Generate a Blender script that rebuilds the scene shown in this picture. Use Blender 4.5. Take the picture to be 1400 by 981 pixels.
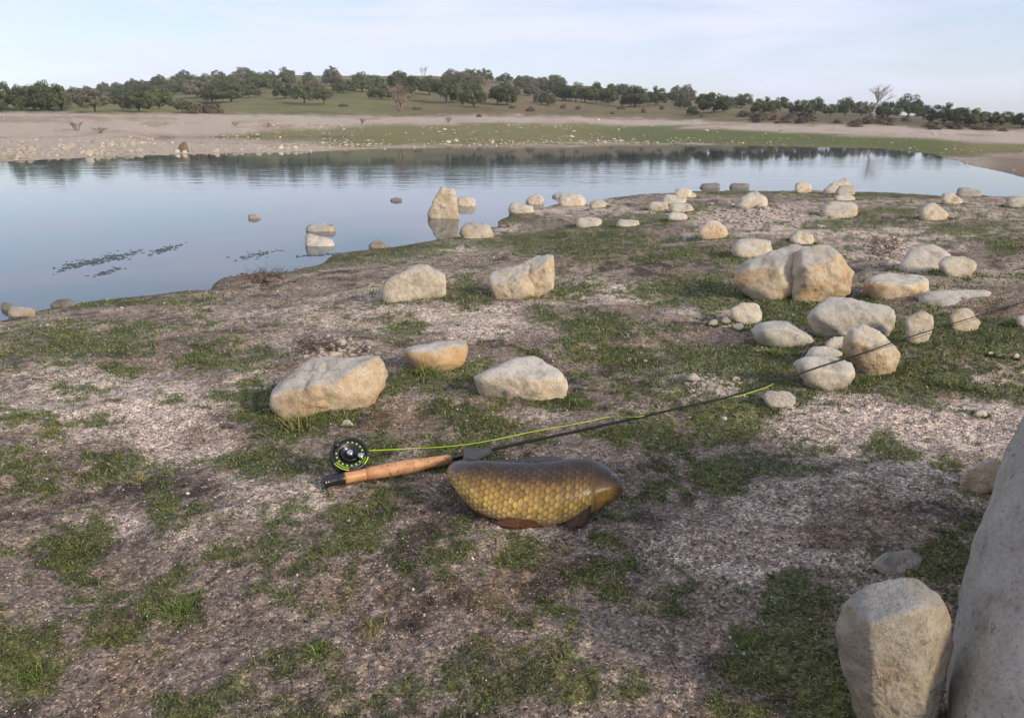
import bpy, bmesh, math, random
import numpy as np
from mathutils import Vector, Matrix

for o in list(bpy.data.objects):
    bpy.data.objects.remove(o)
S = bpy.context.scene
C = S.collection
R = math.radians

# ------------------------------------------------------------------ camera
CAMZ, F, CX, CY, HOR = 0.75, 1000.0, 700.0, 490.5, 168.0
P = math.atan((CY - HOR) / F)
cam = bpy.data.cameras.new('camera')
cam.sensor_width = 36.0
cam.lens = 36.0 * F / 1400.0
cam.clip_start, cam.clip_end = 0.05, 6000
camo = bpy.data.objects.new('camera', cam)
camo.location = (0, 0, CAMZ)
camo.rotation_euler = (math.pi / 2 - P, 0, 0)
C.objects.link(camo)
S.camera = camo

# ------------------------------------------------------------------ sky, sun
SUN_EL, SUN_AZ = 26.0, 126.0
w = bpy.data.worlds.new('World')
S.world = w
w.use_nodes = True
nt = w.node_tree
for n in list(nt.nodes):
    nt.nodes.remove(n)


def N(nt, t, **k):
    n = nt.nodes.new(t)
    for a, b in k.items():
        if a.startswith('i_'):
            key = a[2:]
            key = int(key) if key.isdigit() else key
            n.inputs[key].default_value = b
        else:
            setattr(n, a, b)
    return n


sky = N(nt, 'ShaderNodeTexSky', sky_type='NISHITA', sun_disc=False, sun_elevation=R(SUN_EL), sun_rotation=R(SUN_AZ),
        altitude=700, air_density=1.0, dust_density=0.6, ozone_density=1.6)
tc = N(nt, 'ShaderNodeTexCoord')
mp = N(nt, 'ShaderNodeMapping')
mp.inputs['Scale'].default_value = (1.3, 1.3, 9.0)
ns = N(nt, 'ShaderNodeTexNoise', i_Scale=1.7, i_Detail=6.0, i_Roughness=0.55, i_Distortion=0.35)
cr = N(nt, 'ShaderNodeValToRGB')
cr.color_ramp.elements[0].position = 0.42
cr.color_ramp.elements[0].color = (0.42, 0.42, 0.42, 1)
cr.color_ramp.elements[1].position = 0.62
cr.color_ramp.elements[1].color = (0.92, 0.92, 0.92, 1)
mx = N(nt, 'ShaderNodeMixRGB')
mx.inputs[2].default_value = (6.25, 6.45, 8.0, 1)
bg = N(nt, 'ShaderNodeBackground', i_Strength=0.1)
wo = N(nt, 'ShaderNodeOutputWorld')
L = nt.links.new
L(tc.outputs['Generated'], mp.inputs['Vector'])
L(mp.outputs['Vector'], ns.inputs['Vector'])
L(ns.outputs['Fac'], cr.inputs['Fac'])
L(cr.outputs['Color'], mx.inputs[0])
L(sky.outputs['Color'], mx.inputs[1])
L(mx.outputs['Color'], bg.inputs['Color'])
L(bg.outputs['Background'], wo.inputs['Surface'])

sl = bpy.data.lights.new('sun', 'SUN')
sl.energy = 2.8
sl.angle = R(10)
sl.color = (1.0, 0.86, 0.68)
so = bpy.data.objects.new('sun', sl)
ca, sa, ce, se = math.cos(R(SUN_AZ)), math.sin(R(SUN_AZ)), math.cos(R(SUN_EL)), math.sin(R(SUN_EL))
so.rotation_euler = Vector((sa * ce, ca * ce, se)).to_track_quat('Z', 'Y').to_euler()
so.location = (20, -20, 30)
C.objects.link(so)
S.view_settings.view_transform = 'Standard'
S.view_settings.look = 'None'
S.view_settings.exposure = 0.54
S.view_settings.gamma = 1.0
S.view_settings.use_curve_mapping = False
S.render.engine = 'CYCLES'

# ------------------------------------------------------------------ maths helpers
rng = np.random.default_rng(7)
random.seed(7)
cP, sP = math.cos(P), math.sin(P)


def at(px, py, Y):
    u, v = (px - CX) / F, (py - CY) / F
    k = cP - v * sP
    return Vector((u * Y / k, Y, CAMZ + Y * (-sP - v * cP) / k))


def ray(px, py):
    u, v = (px - CX) / F, (py - CY) / F
    return np.array((u, cP - v * sP, -sP - v * cP))


def project(x, y, z):
    d = y * cP - (z - CAMZ) * sP
    up = y * sP + (z - CAMZ) * cP
    d = np.maximum(d, 1e-3)
    return CX + F * x / d, CY - F * up / d


def h32(a, b, c, seed):
    n = (a.astype(np.int64) * 374761393 + b.astype(np.int64) * 668265263 + c.astype(np.int64) * 2147483647 + seed * 974711) & 0xffffffff
    n = ((n ^ (n >> 13)) * 1274126177) & 0xffffffff
    n = ((n ^ (n >> 16)) * 2246822519) & 0xffffffff
    return ((n ^ (n >> 15)) & 0xffff) / 65535.0


def vn2(x, y, seed=0):
    xi, yi = np.floor(x), np.floor(y)
    fx, fy = x - xi, y - yi
    fx = fx * fx * (3 - 2 * fx)
    fy = fy * fy * (3 - 2 * fy)
    xi = xi.astype(np.int64)
    yi = yi.astype(np.int64)
    z = np.zeros_like(xi)
    a, b = h32(xi, yi, z, seed), h32(xi + 1, yi, z, seed)
    c, d = h32(xi, yi + 1, z, seed), h32(xi + 1, yi + 1, z, seed)
    return (a + (b - a) * fx) * (1 - fy) + (c + (d - c) * fx) * fy - 0.5


def fbm2(x, y, sc, octv=4, seed=0, gain=0.5):
    r = 0
    a = 1.0
    for i in range(octv):
        ca_, sa_ = math.cos(i * 0.7 + 0.3), math.sin(i * 0.7 + 0.3)
        r = r + a * vn2((x * ca_ - y * sa_) * sc + 17.3 * i, (x * sa_ + y * ca_) * sc + 9.1 * i, seed + i)
        a *= gain
        sc *= 2.03
    return r


def vn3(p, seed=0):
    q = np.floor(p)
    f = p - q
    f = f * f * (3 - 2 * f)
    q = q.astype(np.int64)
    r = 0
    for dx in (0, 1):
        for dy in (0, 1):
            for dz in (0, 1):
                wgt = (f[:, 0] if dx else 1 - f[:, 0]) * (f[:, 1] if dy else 1 - f[:, 1]) * (f[:, 2] if dz else 1 - f[:, 2])
                r = r + wgt * h32(q[:, 0] + dx, q[:, 1] + dy, q[:, 2] + dz, seed)
    return r - 0.5


def fbm3(p, sc, octv=4, seed=0, gain=0.5):
    r = 0
    a = 1.0
    p = p * sc
    for i in range(octv):
        r = r + a * vn3(p + 31.7 * i, seed + i)
        a *= gain
        p = p * 2.03
    return r


def sstep(a, b, x):
    t = np.clip((x - a) / (b - a), 0, 1)
    return t * t * (3 - 2 * t)


# ------------------------------------------------------------------ terrain height
WZ = -0.35


def on_water(px, py):
    r = ray(px, py)
    t = (WZ - CAMZ) / r[2]
    return np.array((r[0] * t, r[1] * t))


near_px = [(0, 432), (60, 420), (160, 408), (275, 395), (310, 380), (400, 372), (465, 348), (545, 336), (610, 326), (650, 316), (690, 300),
           (715, 288), (780, 277), (870, 266), (960, 261), (1060, 261), (1180, 263), (1280, 268), (1400, 273)]
near = [on_water(*p) for p in near_px]
near = [np.array((-16., -12.)), np.array((-8., 0.2)), np.array((-5.2, 3.3))] + near + [near[-1] + np.array((6., -.6)), near[-1] + np.array((30., -6.))]
near = np.array(near)


def near_sd(x, y):
    best = np.full(x.shape, 1e9)
    for (ax, ay), (bx, by) in zip(near[:-1], near[1:]):
        dx, dy = bx - ax, by - ay
        t = np.clip(((x - ax) * dx + (y - ay) * dy) / (dx * dx + dy * dy), 0, 1)
        d = np.hypot(x - ax - t * dx, y - ay - t * dy)
        best = np.minimum(best, d)
    ysh = np.interp(x, near[:, 0], near[:, 1])
    return np.where(y < ysh, best, -best)


# far bank profiles: pixel column -> (distance ahead, picture row) pairs; first entry is the waterline row
cols = {
    -900: (226, (29, 211), (36, 200), (50, 183), (70, 164), (92, 151), (190, 142), (300, 136), (450, 133)),
    0:    (222, (29, 208), (36, 198), (50, 181), (70, 163), (92, 150), (190, 141), (300, 134), (450, 130)),
    170:  (214, (33, 201), (40, 194), (56, 179), (80, 160), (105, 148), (190, 138), (300, 126), (420, 118)),
    250:  (211, (33, 199.5), (42, None), (60, None), (95, 157), (130, 147), (200, 131), (300, 114), (380, 105)),
    420:  (208, (34, 200.4), (43, None), (62, None), (95, 159), (130, 143), (200, 123), (290, 108), (400, 103)),
    520:  (204, (42, 199), (52, 192), (68, 182), (95, 160), (130, 143), (195, 124), (285, 108), (400, 104)),
    650:  (201, (46, 197), (56, 189), (70, 179), (95, 161), (130, 144), (190, 126), (280, 109), (400, 105)),
    850:  (197, (52, 191), (60, 187), (75, 179), (100, 164), (130, 151), (200, 136), (300, 126), (400, 123)),
    1050: (200, (44, 192), (52, 186), (62, 180), (80, 170), (100, 159), (200, 147), (300, 143), (400, 141)),
    1200: (203, (40, 193), (47, 188), (55, 183), (70, 174), (90, 166), (200, 161), (300, 158), (400, 157)),
    1275: (211, (32, 201), (40, 193), (52, 185), (68, 177), (88, 169), (200, 164), (300, 160), (400, 159)),
    1330: (227, (24, 212), (35, 197), (48, 188), (64, 180), (84, 172), (200, 167), (300, 163), (400, 162)),
    1400: (243, (20, 222), (30, 203), (45, 190), (62, 182), (84, 174), (200, 169), (300, 166), (400, 165)),
    2300: (250, (18, 228), (28, 206), (45, 192), (62, 184), (84, 176), (200, 171), (300, 168), (400, 167)),
}
qs, tabY, tabZ = [], [], []
for px in sorted(cols):
    row = cols[px]
    sh = on_water(px, row[0])
    qs.append(sh[0] / sh[1])
    ys, zs = [sh[1]], [WZ]
    for (Y, py) in row[1:]:
        ys.append(Y)
        zs.append(WZ - .10 if py is None else max(at(px, py, Y)[2], WZ + .03 + .003 * (Y - sh[1])))
    ys.append(2600.)
    zs.append(zs[-1] + 3)
    tabY.append(ys)
    tabZ.append(zs)
qs, tabY, tabZ = np.array(qs), np.array(tabY), np.array(tabZ)


def height(x, y, fine=True):
    x = np.asarray(x, float)
    y = np.asarray(y, float)
    s = near_sd(x, y)
    zn = np.where(s > 0, WZ + 0.60 * (1 - np.exp(-np.maximum(s, 0) / 7.0)), WZ + 0.16 * np.maximum(s, -9))
    if fine:
        damp = sstep(0.0, 0.5, s)
        zn = zn + damp * (0.05 * fbm2(x, y, 0.7, 3, 3) + 0.020 * fbm2(x, y, 3.1, 3, 11)) + (0.5 + .5 * damp) * 0.035 * fbm2(x, y, 1.9, 3, 5) * (s > -1)
    ysafe = np.maximum(y, 2.0)
    q = np.clip(x / ysafe, qs[0], qs[-1])
    K = tabY.shape[1]
    ky = [np.interp(q, qs, tabY[:, k]) for k in range(K)]
    kz = [np.interp(q, qs, tabZ[:, k]) for k in range(K)]
    zf = WZ - 0.07 * np.minimum(np.maximum(ky[0] - y, 0), 20)
    for k in range(K - 1):
        m = (y >= ky[k]) & (y < ky[k + 1])
        t = (y - ky[k]) / (ky[k + 1] - ky[k])
        zf = np.where(m, kz[k] + t * (kz[k + 1] - kz[k]), zf)
    zf = np.where(y >= ky[-1], kz[-1], zf)
    if fine:
        dd = np.maximum(y - ky[0], 0)
        a = np.minimum(dd * 0.012, 0.9)
        zf = zf + a * fbm2(x, y, 0.09, 3, 21) * 0.9 + np.minimum(dd * .02, .16) * fbm2(x, y, 0.6, 2, 31)
    return np.maximum(zn, zf)


TT = np.geomspace(0.6, 900, 1500)


def ground_at(px, py, lift=0.0):
    r = ray(px, py)
    x, y, z = r[0] * TT, r[1] * TT, CAMZ + r[2] * TT
    g = np.maximum(height(x, y), WZ) + lift
    i = np.argmax(z <= g)
    if z[i] > g[i]:
        i = len(TT) - 1
    if i > 0:
        a0, a1 = (z - g)[i - 1], (z - g)[i]
        t = TT[i - 1] + (TT[i] - TT[i - 1]) * a0 / max(a0 - a1, 1e-9)
    else:
        t = TT[0]
    return Vector((r[0] * t, r[1] * t, CAMZ + r[2] * t))


def hz(x, y):
    return float(height(np.array([x]), np.array([y]))[0])


# ------------------------------------------------------------------ object helpers
def link(name, me, parent=None, mat=None, smooth=True):
    o = bpy.data.objects.new(name, me)
    C.objects.link(o)
    if mat is not None:
        me.materials.append(mat)
    if parent is not None:
        o.parent = parent
    if smooth and len(me.polygons):
        me.polygons.foreach_set('use_smooth', np.ones(len(me.polygons), bool))
    return o


def tag(o, label, cat=None, group=None, kind=None):
    o['label'] = label
    if cat:
        o['category'] = cat
    if group:
        o['group'] = group
    if kind:
        o['kind'] = kind
    return o


def mesh_np(name, v, f):
    """v (n,3), f (m,k) all faces the same size"""
    me = bpy.data.meshes.new(name)
    v = np.asarray(v, np.float32)
    f = np.asarray(f, np.int32)
    me.vertices.add(len(v))
    me.vertices.foreach_set('co', v.ravel())
    me.loops.add(f.size)
    me.loops.foreach_set('vertex_index', f.ravel())
    me.polygons.add(len(f))
    k = f.shape[1]
    me.polygons.foreach_set('loop_start', np.arange(0, f.size, k, dtype=np.int32))
    me.polygons.foreach_set('loop_total', np.full(len(f), k, np.int32))
    me.update(calc_edges=True)
    return me


def set_attr(me, name, data, typ='FLOAT_COLOR'):
    a = me.attributes.new(name, typ, 'POINT')
    if typ == 'FLOAT_COLOR':
        d = np.ones((len(data), 4), np.float32)
        d[:, :data.shape[1]] = data
        a.data.foreach_set('color', d.ravel())
    else:
        a.data.foreach_set('value', np.asarray(data, np.float32))


def empty(name, loc):
    o = bpy.data.objects.new(name, None)
    o.empty_display_size = 0.1
    o.location = loc
    C.objects.link(o)
    return o


def mat_new(name):
    m = bpy.data.materials.new(name)
    m.use_nodes = True
    nt = m.node_tree
    b = nt.nodes['Principled BSDF']
    return m, nt, b


def ramp(nt, pts):
    n = nt.nodes.new('ShaderNodeValToRGB')
    e = n.color_ramp.elements
    while len(e) < len(pts):
        e.new(0.5)
    for i, (p, c) in enumerate(pts):
        e[i].position = p
        e[i].color = (*c, 1) if len(c) == 3 else c
    return n


def simple(name, col, rough=0.6, metal=0.0, var=0.15, scale=60., bump=0.0, spec=0.5, coat=0.0):
    m, nt, b = mat_new(name)
    t = N(nt, 'ShaderNodeTexCoord')
    n = N(nt, 'ShaderNodeTexNoise', i_Scale=scale, i_Detail=5.0, i_Roughness=0.6)
    nt.links.new(t.outputs['Object'], n.inputs['Vector'])
    r = ramp(nt, [(0.25, tuple(c * (1 - var) for c in col)), (0.75, tuple(min(1, c * (1 + var)) for c in col))])
    nt.links.new(n.outputs['Fac'], r.inputs['Fac'])
    nt.links.new(r.outputs['Color'], b.inputs['Base Color'])
    b.inputs['Roughness'].default_value = rough
    b.inputs['Metallic'].default_value = metal
    b.inputs['Specular IOR Level'].default_value = spec
    b.inputs['Coat Weight'].default_value = coat
    if bump:
        bp = N(nt, 'ShaderNodeBump', i_Strength=bump, i_Distance=0.002)
        nt.links.new(n.outputs['Fac'], bp.inputs['Height'])
        nt.links.new(bp.outputs['Normal'], b.inputs['Normal'])
    return m


# ------------------------------------------------------------------ ground material zones (patch layout)
green_px = [  # picture x, y, half-width, half-height, amount
    (110, 470, 85, 22, .7), (180, 500, 30, 8, .6), (290, 492, 55, 22, .6), (355, 562, 45, 30, 1), (420, 582, 65, 16, 1), (30, 650, 42, 26, .8),
    (150, 632, 35, 18, .7), (225, 695, 26, 32, .9), (345, 625, 60, 18, .7), (105, 770, 45, 36, .9), (245, 832, 45, 20, .8), (40, 915, 65, 45, .9),
    (435, 888, 40, 20, 1), (500, 705, 60, 34, .8), (480, 800, 90, 55, .55), (640, 585, 70, 34, .8), (580, 522, 60, 14, .9), (560, 452, 26, 16, .7),
    (642, 403, 32, 14, 1), (560, 342, 70, 9, .8), (720, 330, 70, 9, .8), (800, 330, 90, 16, .95), (900, 350, 80, 12, .8), (880, 302, 60, 9, .8),
    (800, 400, 60, 9, .5), (820, 440, 50, 20, .8), (745, 430, 26, 10, .8), (950, 400, 80, 20, .8), (900, 505, 95, 50, .6), (975, 495, 75, 22, 1),
    (1060, 498, 45, 22, 1), (1250, 520, 80, 24, 1), (1090, 425, 90, 22, 1), (1200, 465, 60, 26, .9), (1290, 465, 70, 26, .9), (1000, 350, 60, 12, .7),
    (1010, 400, 60, 20, .8), (1180, 305, 80, 7, .8), (1310, 312, 80, 8, .8), (1370, 335, 40, 12, .8), (1360, 470, 50, 18, .7), (1060, 345, 40, 12, .7),
    (792, 549, 26, 9, 1.2), (520, 602, 36, 20, .8), (985, 572, 60, 24, .8), (890, 590, 60, 20, .7), (1020, 640, 70, 22, .6), (700, 765, 90, 18, .5),
    (820, 785, 55, 40, .9), (690, 935, 110, 36, .95), (1030, 895, 60, 40, .9), (930, 830, 50, 26, .6), (620, 745, 40, 20, .5), (1095, 850, 50, 60, .95),
    (1290, 765, 60, 24, 1), (1290, 640, 25, 10, .6), (1000, 965, 70, 20, .8), (225, 965, 50, 20, .7), (1140, 950, 45, 30, .8), (860, 940, 40, 20, .6),
    (560, 800, 60, 30, .5), (330, 760, 40, 16, .4), (25, 570, 30, 9, .6), (70, 590, 22, 9, .6), (1200, 620, 40, 12, .4), (930, 285, 60, 6, .6),
    (1000, 262, 60, 4, .9), (1200, 266, 90, 4, .9), (700, 300, 40, 5, .6), (130, 412, 120, 5, .7), (450, 355, 60, 5, .8), (1340, 540, 60, 14, .5), (1210, 290, 60, 5, .6),
    (850, 690, 60, 18, .5), (910, 650, 40, 20, .4), (760, 900, 60, 20, .6), (400, 820, 40, 22, .5), (160, 870, 60, 25, .5), (1180, 700, 30, 8, .4),
]
sand_px = [
    (150, 555, 150, 40, 1), (330, 540, 40, 36, .8), (260, 605, 100, 34, .9), (470, 430, 80, 14, .6), (640, 438, 110, 18, .8), (720, 565, 60, 10, .6),
    (860, 402, 80, 12, .7), (960, 428, 50, 10, .6), (1040, 300, 80, 12, .8), (1120, 308, 70, 10, .7), (1260, 316, 80, 8, .7), (900, 290, 60, 7, .6),
    (1180, 580, 130, 40, .9), (1330, 585, 70, 36, 1), (1080, 690, 110, 40, .6), (1000, 745, 100, 50, .9), (1250, 655, 90, 40, .6), (390, 680, 90, 24, .7),
    (140, 720, 110, 30, .5), (760, 282, 70, 8, .9), (610, 345, 40, 6, .5), (680, 312, 40, 6, .6), (60, 560, 80, 50, .6), (560, 560, 50, 20, .5),
    (1220, 345, 60, 14, .8), (1330, 520, 50, 14, .6), (880, 560, 60, 16, .4), (300, 650, 60, 16, .5), (1100, 760, 80, 18, .7), (960, 520, 60, 18, .9),
    (450, 470, 60, 14, .7), (950, 880, 50, 40, .45), (720, 720, 100, 16, .45), (380, 430, 60, 8, .4), (80, 440, 60, 10, .3), (1180, 800, 60, 20, .4),
    (1000, 440, 30, 8, .6), (1150, 545, 80, 12, .8), (600, 860, 60, 20, .35), (250, 740, 70, 24, .5),
]


def mixc(c, col, m):
    return c + (np.array(col) - c) * m[:, None]


def zones(x, y, z):
    """albedo, green amount of the ground at points"""
    px, py = project(x, y, z)
    s = near_sd(x, y)
    vis = (y > 0.5) & (s > -2)
    jx = 34 * fbm2(x, y, 3.0, 3, 41)
    jy = 16 * fbm2(x, y, 3.0, 3, 47)
    g = np.zeros_like(x)
    d = np.zeros_like(x)
    for lst, out in ((green_px, 'g'), (sand_px, 'd')):
        acc = np.zeros_like(x)
        for (ax, ay, rx, ry, am) in lst:
            e = ((px + jx * min(1, rx / 60) - ax) / (rx * 1.15)) ** 2 + ((py + jy * min(1, ry / 22) - ay) / (ry * 1.25)) ** 2
            acc = np.maximum(acc, am * np.exp(-e * 1.1))
        acc = np.where(vis, acc, 0.35)
        if out == 'g':
            g = acc
        else:
            d = acc
    n1 = fbm2(x, y, 2.2, 4, 51)
    n2 = fbm2(x, y, 9.0, 4, 57)
    n3 = fbm2(x, y, 34.0, 3, 63)
    grn = sstep(0.27, 0.72, g * 0.80 + 0.42 * n1 + 0.66 * n2 + 0.55 * n3 + 0.31 - 0.16 * d)
    snd = sstep(0.26, 0.72, d * 0.85 + 0.28 + 0.22 * sstep(1.6, 4.5, y) + 0.55 * n1 + 0.45 * n2 + 0.45 * n3 - 0.15 * grn)
    nearf = sstep(2.2, 0.9, y)
    col = np.zeros((len(x), 3)) + np.array((0.235, 0.200, 0.163))
    col = mixc(col, (0.55, 0.488, 0.412), snd * (1 - 0.35 * nearf))
    dk = sstep(0.02, 0.42, fbm2(x, y, 7.0, 4, 71, .62) + 0.30 * n3)
    col = mixc(col, (0.050, 0.040, 0.032), 0.88 * dk * (1 - 0.62 * snd))
    br = sstep(0.12, 0.5, fbm2(x, y, 6.0, 3, 77) + .15 * n3)
    col = mixc(col, (0.21, 0.150, 0.085), 0.45 * br)
    hue = sstep(-0.25, 0.3, fbm2(x, y, 7.0, 3, 81))
    gc = np.array((0.040, 0.068, 0.014)) + (np.array((0.090, 0.115, 0.024)) - np.array((0.040, 0.068, 0.014))) * hue[:, None]
    col = col + (gc - col) * (grn * 0.80)[:, None]
    # damp dark rim at the waterline
    rim = sstep(0.40, 0.0, s + 0.25 * fbm2(x, y, 2.5, 3, 91)) * (s > -3)
    col = mixc(col, (0.075, 0.075, 0.035), rim * .6)
    # --- far bank
    q = x / np.maximum(y, 2)
    far = (s < -0.5) & (y > 8)
    f1 = fbm2(x, y, 0.16, 4, 101)
    f2 = fbm2(x, y, 0.7, 3, 107)
    fc = np.zeros((len(x), 3)) + np.array((0.41, 0.376, 0.312))
    fc = mixc(fc, (0.31, 0.262, 0.205), sstep(0.0, .35, f1 + .4 * f2))
    # green wet strip by the far shore
    top = np.interp(px, [-900, 280, 420, 520, 650, 850, 1000, 1280, 1330, 1400], [186, 182, 176, 171, 169, 171, 178, 190, 195, 196])
    bot = np.interp(px, [-900, 300, 500, 700, 850, 1000, 1250, 1330, 1400], [186, 193, 200, 197, 194, 198, 211, 214, 207])
    gs = sstep(-3, 2, py - top + 5 * f1) * sstep(-3, 3, bot - py + 5 * f2) * sstep(250, 330, px + 60 * f1)
    fc = mixc(fc, (0.150, 0.155, 0.050), gs * .9)
    gs2 = sstep(760, 900, px) * sstep(1340, 1260, px) * gs
    fc = mixc(fc, (0.095, 0.130, 0.032), gs2 * .85)
    shore = sstep(195, 205, py) * sstep(400, 520, px) * sstep(1300, 1100, px)
    fc = mixc(fc, (0.23, 0.19, 0.12), shore * .5)
    rb = sstep(1290, 1370, px + 50 * f1) * sstep(200, 222, py)
    fc = mixc(fc, (0.16, 0.13, 0.085), rb * .8)
    # grass slopes above the bare bank
    gl = np.interp(px, [-900, 0, 250, 420, 560, 700, 850, 1000, 1200, 1400], [154, 154, 156, 158, 160, 158, 162, 168, 172, 180])
    gm = sstep(-2, 3, gl - py + 4 * f2)
    gcol = np.zeros((len(x), 3)) + np.array((0.155, 0.162, 0.060))
    brn = sstep(480, 640, px + 90 * f1)
    gcol = mixc(gcol, (0.165, 0.130, 0.070), brn * .8)
    gcol = mixc(gcol, (0.10, 0.080, 0.045), sstep(1000, 1150, px) * .6)
    gcol = mixc(gcol, (0.085, 0.10, 0.035), sstep(.0, .4, f1) * .6)
    fld = sstep(215, 228, px) * sstep(285, 270, px) * sstep(113, 110, py)
    gcol = mixc(gcol, (0.34, 0.27, 0.19), fld)
    fc = fc + (gcol - fc) * gm[:, None]
    col = np.where(far[:, None], fc, col)
    bed = (z < WZ + 0.002)
    col = np.where(bed[:, None], np.array((0.075, 0.06, 0.04)), col)
    grn = np.where(far | bed, 0, grn)
    return col, grn, snd


# ------------------------------------------------------------------ the ground sheet
front = np.linspace(R(-43), R(43), 640)
side = np.linspace(R(43), R(317), 74)[1:-1]
ang = np.concatenate([front, side])
rr = [0.25, 0.45, 0.6, 0.7]
while rr[-1] < 6:
    rr.append(rr[-1] * 1.0072)
while rr[-1] < 60:
    rr.append(rr[-1] * 1.014)
while rr[-1] < 2600:
    rr.append(rr[-1] * 1.035)
rr = np.array(rr)
A, RR = np.meshgrid(ang, rr)
gx, gy = (np.sin(A) * RR).ravel(), (np.cos(A) * RR).ravel()
gz = height(gx, gy)
lump = sstep(0.0, 0.4, near_sd(gx, gy)) * (RR.ravel() < 14)
gcol_, ggrn, gsnd = zones(gx, gy, gz)
gz = gz + lump * ((0.006 + 0.006 * ggrn) * fbm2(gx, gy, 16, 3, 121) + 0.007 * fbm2(gx, gy, 55, 2, 127) * np.clip(2.2 / np.maximum(RR.ravel(), .5), 0, 1))
na, nr = len(ang), len(rr)
idx = np.arange(na * nr).reshape(nr, na)
nxt = np.roll(idx, -1, axis=1)
faces = np.stack([idx[:-1].ravel(), idx[1:].ravel(), nxt[1:].ravel(), nxt[:-1].ravel()], 1)
vv = np.stack([gx, gy, gz], 1)
faces = faces[:, ::-1]
me = mesh_np('ground', vv, faces)
set_attr(me, 'col', gcol_)
set_attr(me, 'grn', ggrn, 'FLOAT')


def ground_material():
    m, nt, b = mat_new('gritty_ground')
    l = nt.links.new
    geo = N(nt, 'ShaderNodeNewGeometry')
    a = N(nt, 'ShaderNodeAttribute', attribute_name='col')
    g = N(nt, 'ShaderNodeAttribute', attribute_name='grn')
    v1 = N(nt, 'ShaderNodeTexVoronoi', i_Scale=210.0)
    v2 = N(nt, 'ShaderNodeTexVoronoi', i_Scale=95.0)
    n1 = N(nt, 'ShaderNodeTexNoise', i_Scale=38.0, i_Detail=7.0, i_Roughness=0.68)
    n2 = N(nt, 'ShaderNodeTexNoise', i_Scale=6.0, i_Detail=6.0, i_Roughness=0.65)
    for t in (v1, v2, n1, n2):
        l(geo.outputs['Position'], t.inputs['Vector'])
    s1 = N(nt, 'ShaderNodeSeparateColor')
    l(v1.outputs['Color'], s1.inputs[0])
    r1 = ramp(nt, [(0.0, (.22, .20, .20)), (0.30, (.75, .73, .72)), (0.75, (1.1, 1.07, 1.05)), (0.95, (2.0, 1.9, 1.8))])
    l(s1.outputs[0], r1.inputs['Fac'])
    s2 = N(nt, 'ShaderNodeSeparateColor')
    l(v2.outputs['Color'], s2.inputs[0])
    r2 = ramp(nt, [(0.0, (.55, .5, .5)), (0.4, (.95, .92, .93)), (0.9, (1.1, 1.05, 1.0)), (0.98, (1.6, 1.5, 1.4))])
    l(s2.outputs[1], r2.inputs['Fac'])
    r3 = ramp(nt, [(0.30, (.25, .23, .22)), (0.46, (.92, .92, .92)), (0.68, (1.5, 1.46, 1.42))])
    l(n1.outputs['Fac'], r3.inputs['Fac'])
    r4 = ramp(nt, [(0.3, (.72, .70, .72)), (0.7, (1.22, 1.18, 1.15))])
    l(n2.outputs['Fac'], r4.inputs['Fac'])

    def mul(c1, c2, f=1.0):
        x = N(nt, 'ShaderNodeMixRGB', blend_type='MULTIPLY')
        x.inputs[0].default_value = f
        l(c1, x.inputs[1])
        l(c2, x.inputs[2])
        return x.outputs[0]
    c = mul(a.outputs['Color'], r1.outputs['Color'], .9)
    c = mul(c, r2.outputs['Color'], .6)
    c = mul(c, r3.outputs['Color'], .8)
    c = mul(c, r4.outputs['Color'], .8)
    l(c, b.inputs['Base Color'])
    b.inputs['Roughness'].default_value = 0.92
    b.inputs['Specular IOR Level'].default_value = 0.25
    ad = N(nt, 'ShaderNodeMath', operation='MULTIPLY_ADD')
    l(v1.outputs['Distance'], ad.inputs[0])
    ad.inputs[1].default_value = -0.6
    l(n1.outputs['Fac'], ad.inputs[2])
    bp = N(nt, 'ShaderNodeBump', i_Strength=0.9, i_Distance=0.006)
    l(ad.outputs[0], bp.inputs['Height'])
    l(bp.outputs['Normal'], b.inputs['Normal'])
    return m


M_ground = ground_material()
ground = link('ground', me, None, M_ground)
ground['kind'] = 'structure'
ground['label'] = 'gritty pinkish sand and mossy turf running down to the water and up the far hills'

# ------------------------------------------------------------------ water
wm, wnt, wb = mat_new('still_water')
l = wnt.links.new
geo = N(wnt, 'ShaderNodeNewGeometry')
wmap = N(wnt, 'ShaderNodeMapping')
wmap.inputs['Scale'].default_value = (0.8, 2.2, 1)
wn = N(wnt, 'ShaderNodeTexNoise', i_Scale=1.3, i_Detail=3.0, i_Roughness=0.5)
wn2 = N(wnt, 'ShaderNodeTexNoise', i_Scale=9.0, i_Detail=2.0)
zone = N(wnt, 'ShaderNodeTexNoise', i_Scale=0.10, i_Detail=2.0)
sepx = N(wnt, 'ShaderNodeSeparateXYZ')
l(geo.outputs['Position'], wmap.inputs['Vector'])
l(geo.outputs['Position'], sepx.inputs['Vector'])
for t in (wn, wn2):
    l(wmap.outputs['Vector'], t.inputs['Vector'])
l(geo.outputs['Position'], zone.inputs['Vector'])
yr = N(wnt, 'ShaderNodeMapRange', i_1=8.0, i_2=16.0, i_3=0.10, i_4=1.0, interpolation_type='SMOOTHSTEP')   # breeze roughens the open middle
l(sepx.outputs['Y'], yr.inputs[0])
yr2 = N(wnt, 'ShaderNodeMapRange', i_1=19.0, i_2=27.0, i_3=1.0, i_4=0.15, interpolation_type='SMOOTHSTEP')
l(sepx.outputs['Y'], yr2.inputs[0])
mm = N(wnt, 'ShaderNodeMath', operation='MULTIPLY')
l(yr.outputs[0], mm.inputs[0])
l(yr2.outputs[0], mm.inputs[1])
zr = N(wnt, 'ShaderNodeMapRange', i_1=0.40, i_2=0.62, i_3=0.4, i_4=1.0)
l(zone.outputs['Fac'], zr.inputs[0])
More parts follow.
